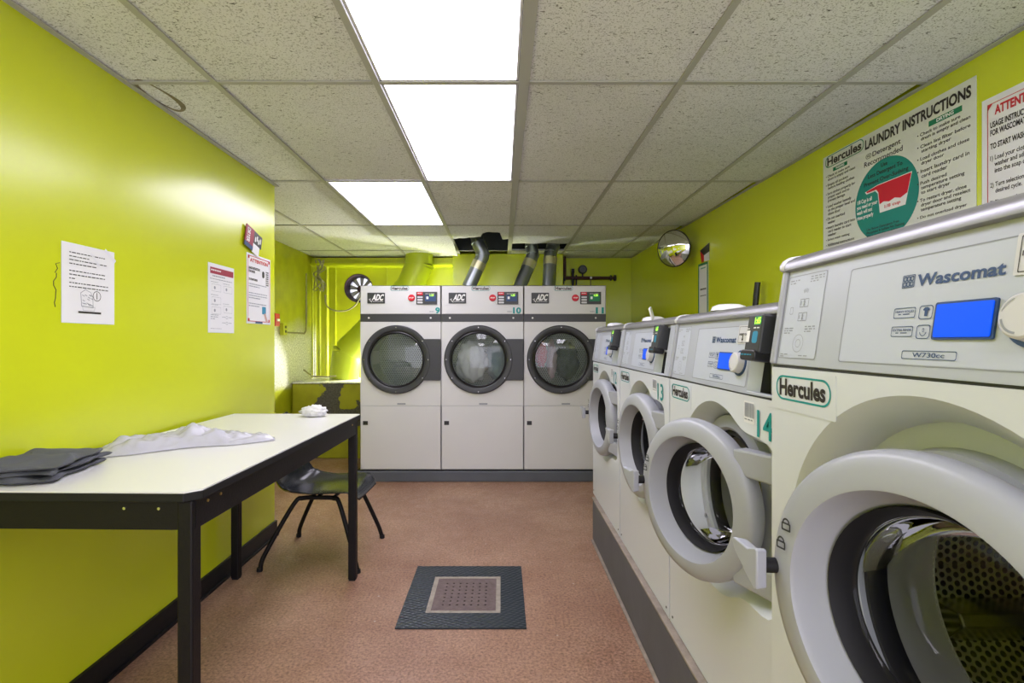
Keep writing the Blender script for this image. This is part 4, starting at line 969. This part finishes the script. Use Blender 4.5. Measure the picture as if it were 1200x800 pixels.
t, w_, h_ = wall_sheet('framed_notice', 'white notice framed by a thin red line, nearest the wall corner', 'notice', 2.925, 3.223, 1.350, 1.756)
backing(t, w_, h_); q = MB(); outline(q, rrect(.010, w_-.010, -h_+.012, -.012, .012), .004, Y_); text_into(q, 'ATTENTION', .035, -.026, .022, .225, bold=.04, y=Y_)
for xx, zz in ((.01,-.012),(w_-.03,-.012),(.01,-h_+.03),(w_-.03,-h_+.03)): flat(q, [(xx,zz),(xx+.02,zz),(xx+.02,zz-.018),(xx,zz-.018)], Y_)
q.build('red_print', 'redink', t)
q = MB(); text_into(q, 'USAGE INSTRUCTIONS\nFOR DRYERS', .022, -.075, .035, .135, bold=.04, y=Y_); text_into(q, 'TO START DRYER', .022, -.142, .013, .105, bold=.04, y=Y_)
flat(q, rrect(.185,.215,-.125,-.085,.012), Y_); words(q, .235, -.082, .035, 7, .013, .65, Y_, 5, 1); q.build('bold_print', 'ink', t)
q = MB(); words(q, .022, -.172, .22, 2, .014, .4, Y_, 1); words(q, .022, -.225, .23, 3, .014, .4, Y_, 2); words(q, .022, -.286, .22, 2, .014, .4, Y_, 3); q.build('small_print', 'greyink', t)
q = MB(); flat(q, rrect(.185,.235,-.345,-.300,.005), -.0046); q.build('card_picture', 'blueink', t)
q = MB(); flat(q, [(.205,-.345),(.228,-.338),(.262,-.392),(.238,-.396)], -.0047); q.build('hand_picture', mat('hand_print', (.6,.38,.32), .5), t)
q = MB(); flat(q, [(.10,-.392),(.19,-.392),(.19,-.404),(.10,-.404)], -.0048); q.build('footer_strip', 'navy', t)
# tilted card above it
t = thing('leaflet', 'small tilted red and black leaflet above the framed notice', 'leaflet', (-1.452, 2.950, 1.905), PI/2)
tilt = math.radians(-14)
def rp(x, z): return (x*math.cos(tilt)-z*math.sin(tilt), x*math.sin(tilt)+z*math.cos(tilt))
def qd(x0, x1, z0, z1): return [rp(x0,z0), rp(x1,z0), rp(x1,z1), rp(x0,z1)]
mb = MB(); mb.prism(qd(-.045,.050,-.125,.0), 'y', -.006, -.002); mb.build('red_fold', 'maroon', t)
mb = MB(); mb.prism(qd(.050,.150,-.075,.0), 'y', -.005, -.002); mb.build('dark_fold', 'darkgrey', t)
mb = MB(); mb.prism(qd(.050,.130,-.130,-.075), 'y', -.005, -.002); mb.build('white_fold', 'paper', t)
mb = MB(); mb.prism(qd(-.045,.050,-.125,-.100), 'y', -.0065, -.002); mb.build('navy_strip', 'navy', t)
q = MB(); text_into(q, 'DRYER', *rp(.005,-.012), .035, .085, bold=.03, y=-.007, tilt=tilt-PI/2) ; 
for k in range(4): xx = .065+.02*k; q.add([(p[0],-.0056,p[1]) for p in qd(xx, xx+.012, -.06+.01*(k%2), -.03+.012*(k%2))], [(0,1,2,3)])
q.build('print', 'whiteink', t)
# paint cracks beside the white notice
mb = MB(); R_ = random.Random(2); P = []
zz = 1.47; yy = 1.672
for k in range(9): P.append((-1.4592, yy+R_.uniform(-.006,.006), zz)); zz -= .014
mb.tube(P, .0014, 5); mb.tube([(-1.4592,1.672,1.47),(-1.4592,1.682,1.485),(-1.4592,1.675,1.50),(-1.4592,1.69,1.505)], .0013, 5)
struct('trim_11', mb, mat('chipped_paint', (.08,.09,.01), .8))

# ================================================================== POSTERS ON THE RIGHT WALL
t, w_, h_ = wall_sheet('laundry_poster', 'large cream laundry instruction poster with a green circle and red cup', 'poster', 2.612, 1.795, 1.55, 2.178, side='R')
backing(t, w_, h_, 'poster')
q = MB(); text_into(q, 'Hercules', .032, -.012, .042, .235, bold=.03, y=Y_); text_into(q, 'LAUNDRY INSTRUCTIONS', .290, -.022, .045, .510, bold=.035, y=Y_)
q.build('title', 'ink', t); q = MB(); text_into(q, 'Detergent', .335, -.090, .028, .155, bold=.01, y=Y_); text_into(q, 'Recommended', .285, -.122, .023, .215, bold=.01, y=Y_); outline(q, rrect(.295,.328,-.112,-.090,.0105,6), .002, Y_); text_into(q, 'HE', .303, -.095, .011, .018, bold=.01, y=Y_)
lt_l = ['\u2022 Check to make sure\n   drum is empty and clean', '\u2022 Empty all pockets\n   before loading clothes', '\u2022 Sort clothes properly for\n   proper wash and to\n   prevent damage', '\u2022 Load washer loosely\n   to the proper level and\n   close door', '\u2022 Do not overload\n   washer', '\u2022 Insert laundry card into\n   card reader to start\n   washer', '\u2022 Select wash setting', '\u2022 Additional instructions\n   on washer']
q.build('recommendation', 'ink', t); q = MB()
z = -.098
for s_ in lt_l:
    n_ = s_.count('\n')+1; hh = n_*.0185-.004; wid = .0080*max(len(a) for a in s_.split('\n'))
    text_into(q, s_, .022, z, hh, min(wid, .205), bold=.012, y=Y_); z -= n_*.0185+.007
lt_r = ['\u2022 Check to make sure\n   drum is empty and clean', '\u2022 Clean lint filter before\n   starting dryer', '\u2022 Load clothes and close\n   dryer door', '\u2022 Insert laundry card in\n   card reader', '\u2022 Push desired\n   temperature setting\n   to start dryer', '\u2022 To restart dryer, close\n   dryer door and reselect\n   temperature setting', '\u2022 Do not overload dryer', '\u2022 Additional instructions']
q.build('washing_steps', 'ink', t); q = MB()
z = -.110
for s_ in lt_r:
    n_ = s_.count('\n')+1; hh = n_*.0195-.004; wid = .0092*max(len(a) for a in s_.split('\n'))
    text_into(q, s_, .572, z, hh, min(wid, .225), bold=.012, y=Y_); z -= n_*.0195+.009
q.build('drying_steps', 'ink', t)
q = MB(); outline(q, rrect(.018,.282,-.062,-.004,.026,8), .004, Y_)
flat(q, [(.075,-.073),(.175,-.073),(.175,-.091),(.075,-.091)], Y_); q.build('green_header', 'greenink', t); q = MB(); flat(q, [(.625,-.080),(.765,-.080),(.765,-.101),(.625,-.101)], Y_); q.build('green_header', 'greenink', t)
q = MB(); text_into(q, 'WASHING', .095, -.076, .011, .06, bold=.03, y=-.005); text_into(q, 'DRYING', .660, -.083, .014, .072, bold=.03, y=-.005); q.build('header_print', 'whiteink', t)
q = MB(); q.lathe([(0,-.0044),(.176,-.0044)], 'y', (.405,0,-.318), 64); q.build('green_circle', 'postergreen', t)
q = MB(); text_into(q, 'Use', .385, -.158, .018, .035, bold=.01, y=-.0052); text_into(q, 'Less Detergent To', .310, -.185, .024, .190, bold=.015, y=-.0052); text_into(q, 'Prevent Over-Sudsing', .285, -.216, .024, .245, bold=.015, y=-.0052)
text_into(q, 'Use Below Detergents Free\nPhosphate & Sulfate No Staining\nWear on Clothes or Fabrics', .300, -.425, .042, .21, bold=.01, y=-.0052); q.build('circle_print', 'ink', t)
q = MB(); text_into(q, '1/8 Cup is all\nyou need or your\nwash will not\nrinse properly', .240, -.285, .095, .125, bold=.03, y=-.0052); q.build('white_print', 'whiteink', t)
q = MB(); flat(q, [(.290,-.258),(.300,-.270),(.352,-.270),(.366,-.285),(.378,-.372),(.515,-.372),(.548,-.246),(.365,-.246)], -.0048); q.build('cup_outline', 'whiteink', t)
q = MB(); flat(q, [(.298,-.258),(.303,-.265),(.358,-.265),(.370,-.280),(.377,-.335),(.40,-.328),(.43,-.336),(.46,-.328),(.49,-.337),(.525,-.325),(.545,-.249),(.365,-.249)], -.0054); text_into(q, '1/8 cup', .405, -.345, .018, .085, bold=.02, y=-.0054); q.build('red_cup', 'postred', t)
t, w_, h_ = wall_sheet('usage_poster', 'white washer usage poster with a red attention heading, cut by the right edge', 'poster', 1.774, 1.50, 1.55, 2.075, side='R')
backing(t, w_, h_, 'paper'); q = MB(); outline(q, rrect(.020, w_-.02, -h_+.02, -.022, .002, 1), .0025, Y_); flat(q, [(.02,-.022),(.04,-.022),(.02,-.045)], Y_); text_into(q, 'ATTENTION', .045, -.034, .032, .150, bold=.04, y=Y_); q.build('red_print', 'redink', t)
q = MB(); text_into(q, 'USAGE INSTRUCTIONS\nFOR WASCOMAT WASHERS', .030, -.085, .048, .185, bold=.03, y=Y_); text_into(q, 'TO START WASHER:', .030, -.158, .020, .135, bold=.03, y=Y_)
text_into(q, '1) Load your clothes into the\n    washer and add detergent\n    into the soap compartment', .030, -.200, .066, .195, bold=.012, y=Y_)
text_into(q, '2) Turn selection dial to the\n    desired cycle.', .030, -.292, .042, .18, bold=.012, y=Y_)
text_into(q, '3) Place your Laundry card in the\n    reader and hold it until\n    your balance displays', .030, -.352, .066, .205, bold=.012, y=Y_)
text_into(q, '4) Start washer by\n    pressing button\n    on the washer', .030, -.440, .066, .13, bold=.012, y=Y_)
q.build('navy_print', 'ink', t)
# small framed card and stickers farther along
t, w_, h_ = wall_sheet('framed_card', 'narrow grey card in a dark green frame below a red sticker', 'card', 4.160, 3.975, 1.45, 1.868, side='R')
backing(t, w_, h_, 'paper'); q = MB(); outline(q, rrect(0, w_, -h_, 0, .002, 1), .018, Y_); q.build('card_border', 'greenink', t)
q = MB(); words(q, .05, -.035, .09, 1, .02, .5, Y_, 1, 1); q.build('heading', 'teal', t); q = MB(); words(q, .04, -.20, .11, 1, .022, .6, Y_, 1, 1); words(q, .04, -.255, .11, 1, .012, .6, Y_, 1, 1); q.build('print', 'ink', t)
t, w_, h_ = wall_sheet('sticker', 'small red and black sticker directly above the green framed card', 'sticker', 4.125, 3.955, 1.872, 1.985, side='R')
q = MB(); q.prism([(0,-.010),(w_*.45,-.028),(w_*.45,-.105),(.03,-.112)], 'y', -.0045, -.002); q.build('red_half', 'postred', t)
q = MB(); q.prism([(0,-.010),(w_,.022),(w_,-.045),(w_*.45,-.060)], 'y', -.0055, -.002); q.build('black_half', 'black', t)
q = MB(); q.prism([(w_*.45,-.060),(w_,-.045),(w_,-.112),(w_*.45,-.108)], 'y', -.0042, -.002); q.build('white_half', 'paper', t)

# convex mirror
mc = Vector((1.435, 4.28, 2.022)); t = thing('convex_mirror', 'round convex security mirror high on the right wall', 'mirror', tuple(mc), 0)
nrm = Vector((-.76, -.62, -.14)).normalized(); rotq = Vector((0,0,1)).rotation_difference(nrm).to_euler()
mb = MB(); Rm = .150; Rs = .26
mb.lathe([(Rs*math.sin(a), Rs*math.cos(a)-Rs*math.cos(math.asin(Rm/Rs))) for a in [math.asin(Rm/Rs)*k/14 for k in range(14, -1, -1)]], 'z', (0,0,0), 56)
mb.build('mirror_dome', 'mirror', t, rot=rotq, smooth=80)
mb = MB(); mb.lathe([(Rm-.002,.004),(Rm+.004,.002),(Rm+.005,-.006),(Rm,-.010)], 'z', (0,0,0), 56); mb.build('rim', 'black', t, rot=rotq, smooth=60)
mb = MB(); mb.lathe([(0,-.03),(.06,-.028),(Rm,-.009)], 'z', (0,0,0), 40); mb.build('back_shell', 'darkgrey', t, rot=rotq, smooth=50)
wx = RX(4.35)-mc.x
MB().tube([tuple(-nrm*.02), (.08,.07,.0), (wx-.006,.09,.0)], .009, 8).build('bracket_arm', 'darkgrey', t); MB().box(wx-.008, wx-.002, .05, .13, -.035, .035).build('bracket_plate', 'darkgrey', t)
STUFF = ('reader_symbol','circle_print','title','recommendation','ring_screws','band_screws','door_screws','base_screws','barcode','small_print','diagrams','digits','lock_marks','button_outlines','button_symbols','knob_marks','groove_lines','drawing','washing_steps','drying_steps','print','header_print','sticker_print','display_print','red_tab_print','logo_swirl','navy_print','bold_print','tape')
for o in bpy.data.objects:
    if o.parent and o.name.split('.')[0] in STUFF: o['kind'] = 'stuff'
# black handle leaning behind the washers
t = thing('broom', 'black broom handle sticking up behind washer 14', 'broom', (1.50, 3.33, 0))
MB().tube([(-.0,-.0,.06),(.085,-.16,1.612)], .017, 12).build('handle', 'black', t, smooth=50)
MB().box(-.04, .04, -.14, .14, .0, .07).build('brush_head', 'darkgrey', t, bevel=.01)
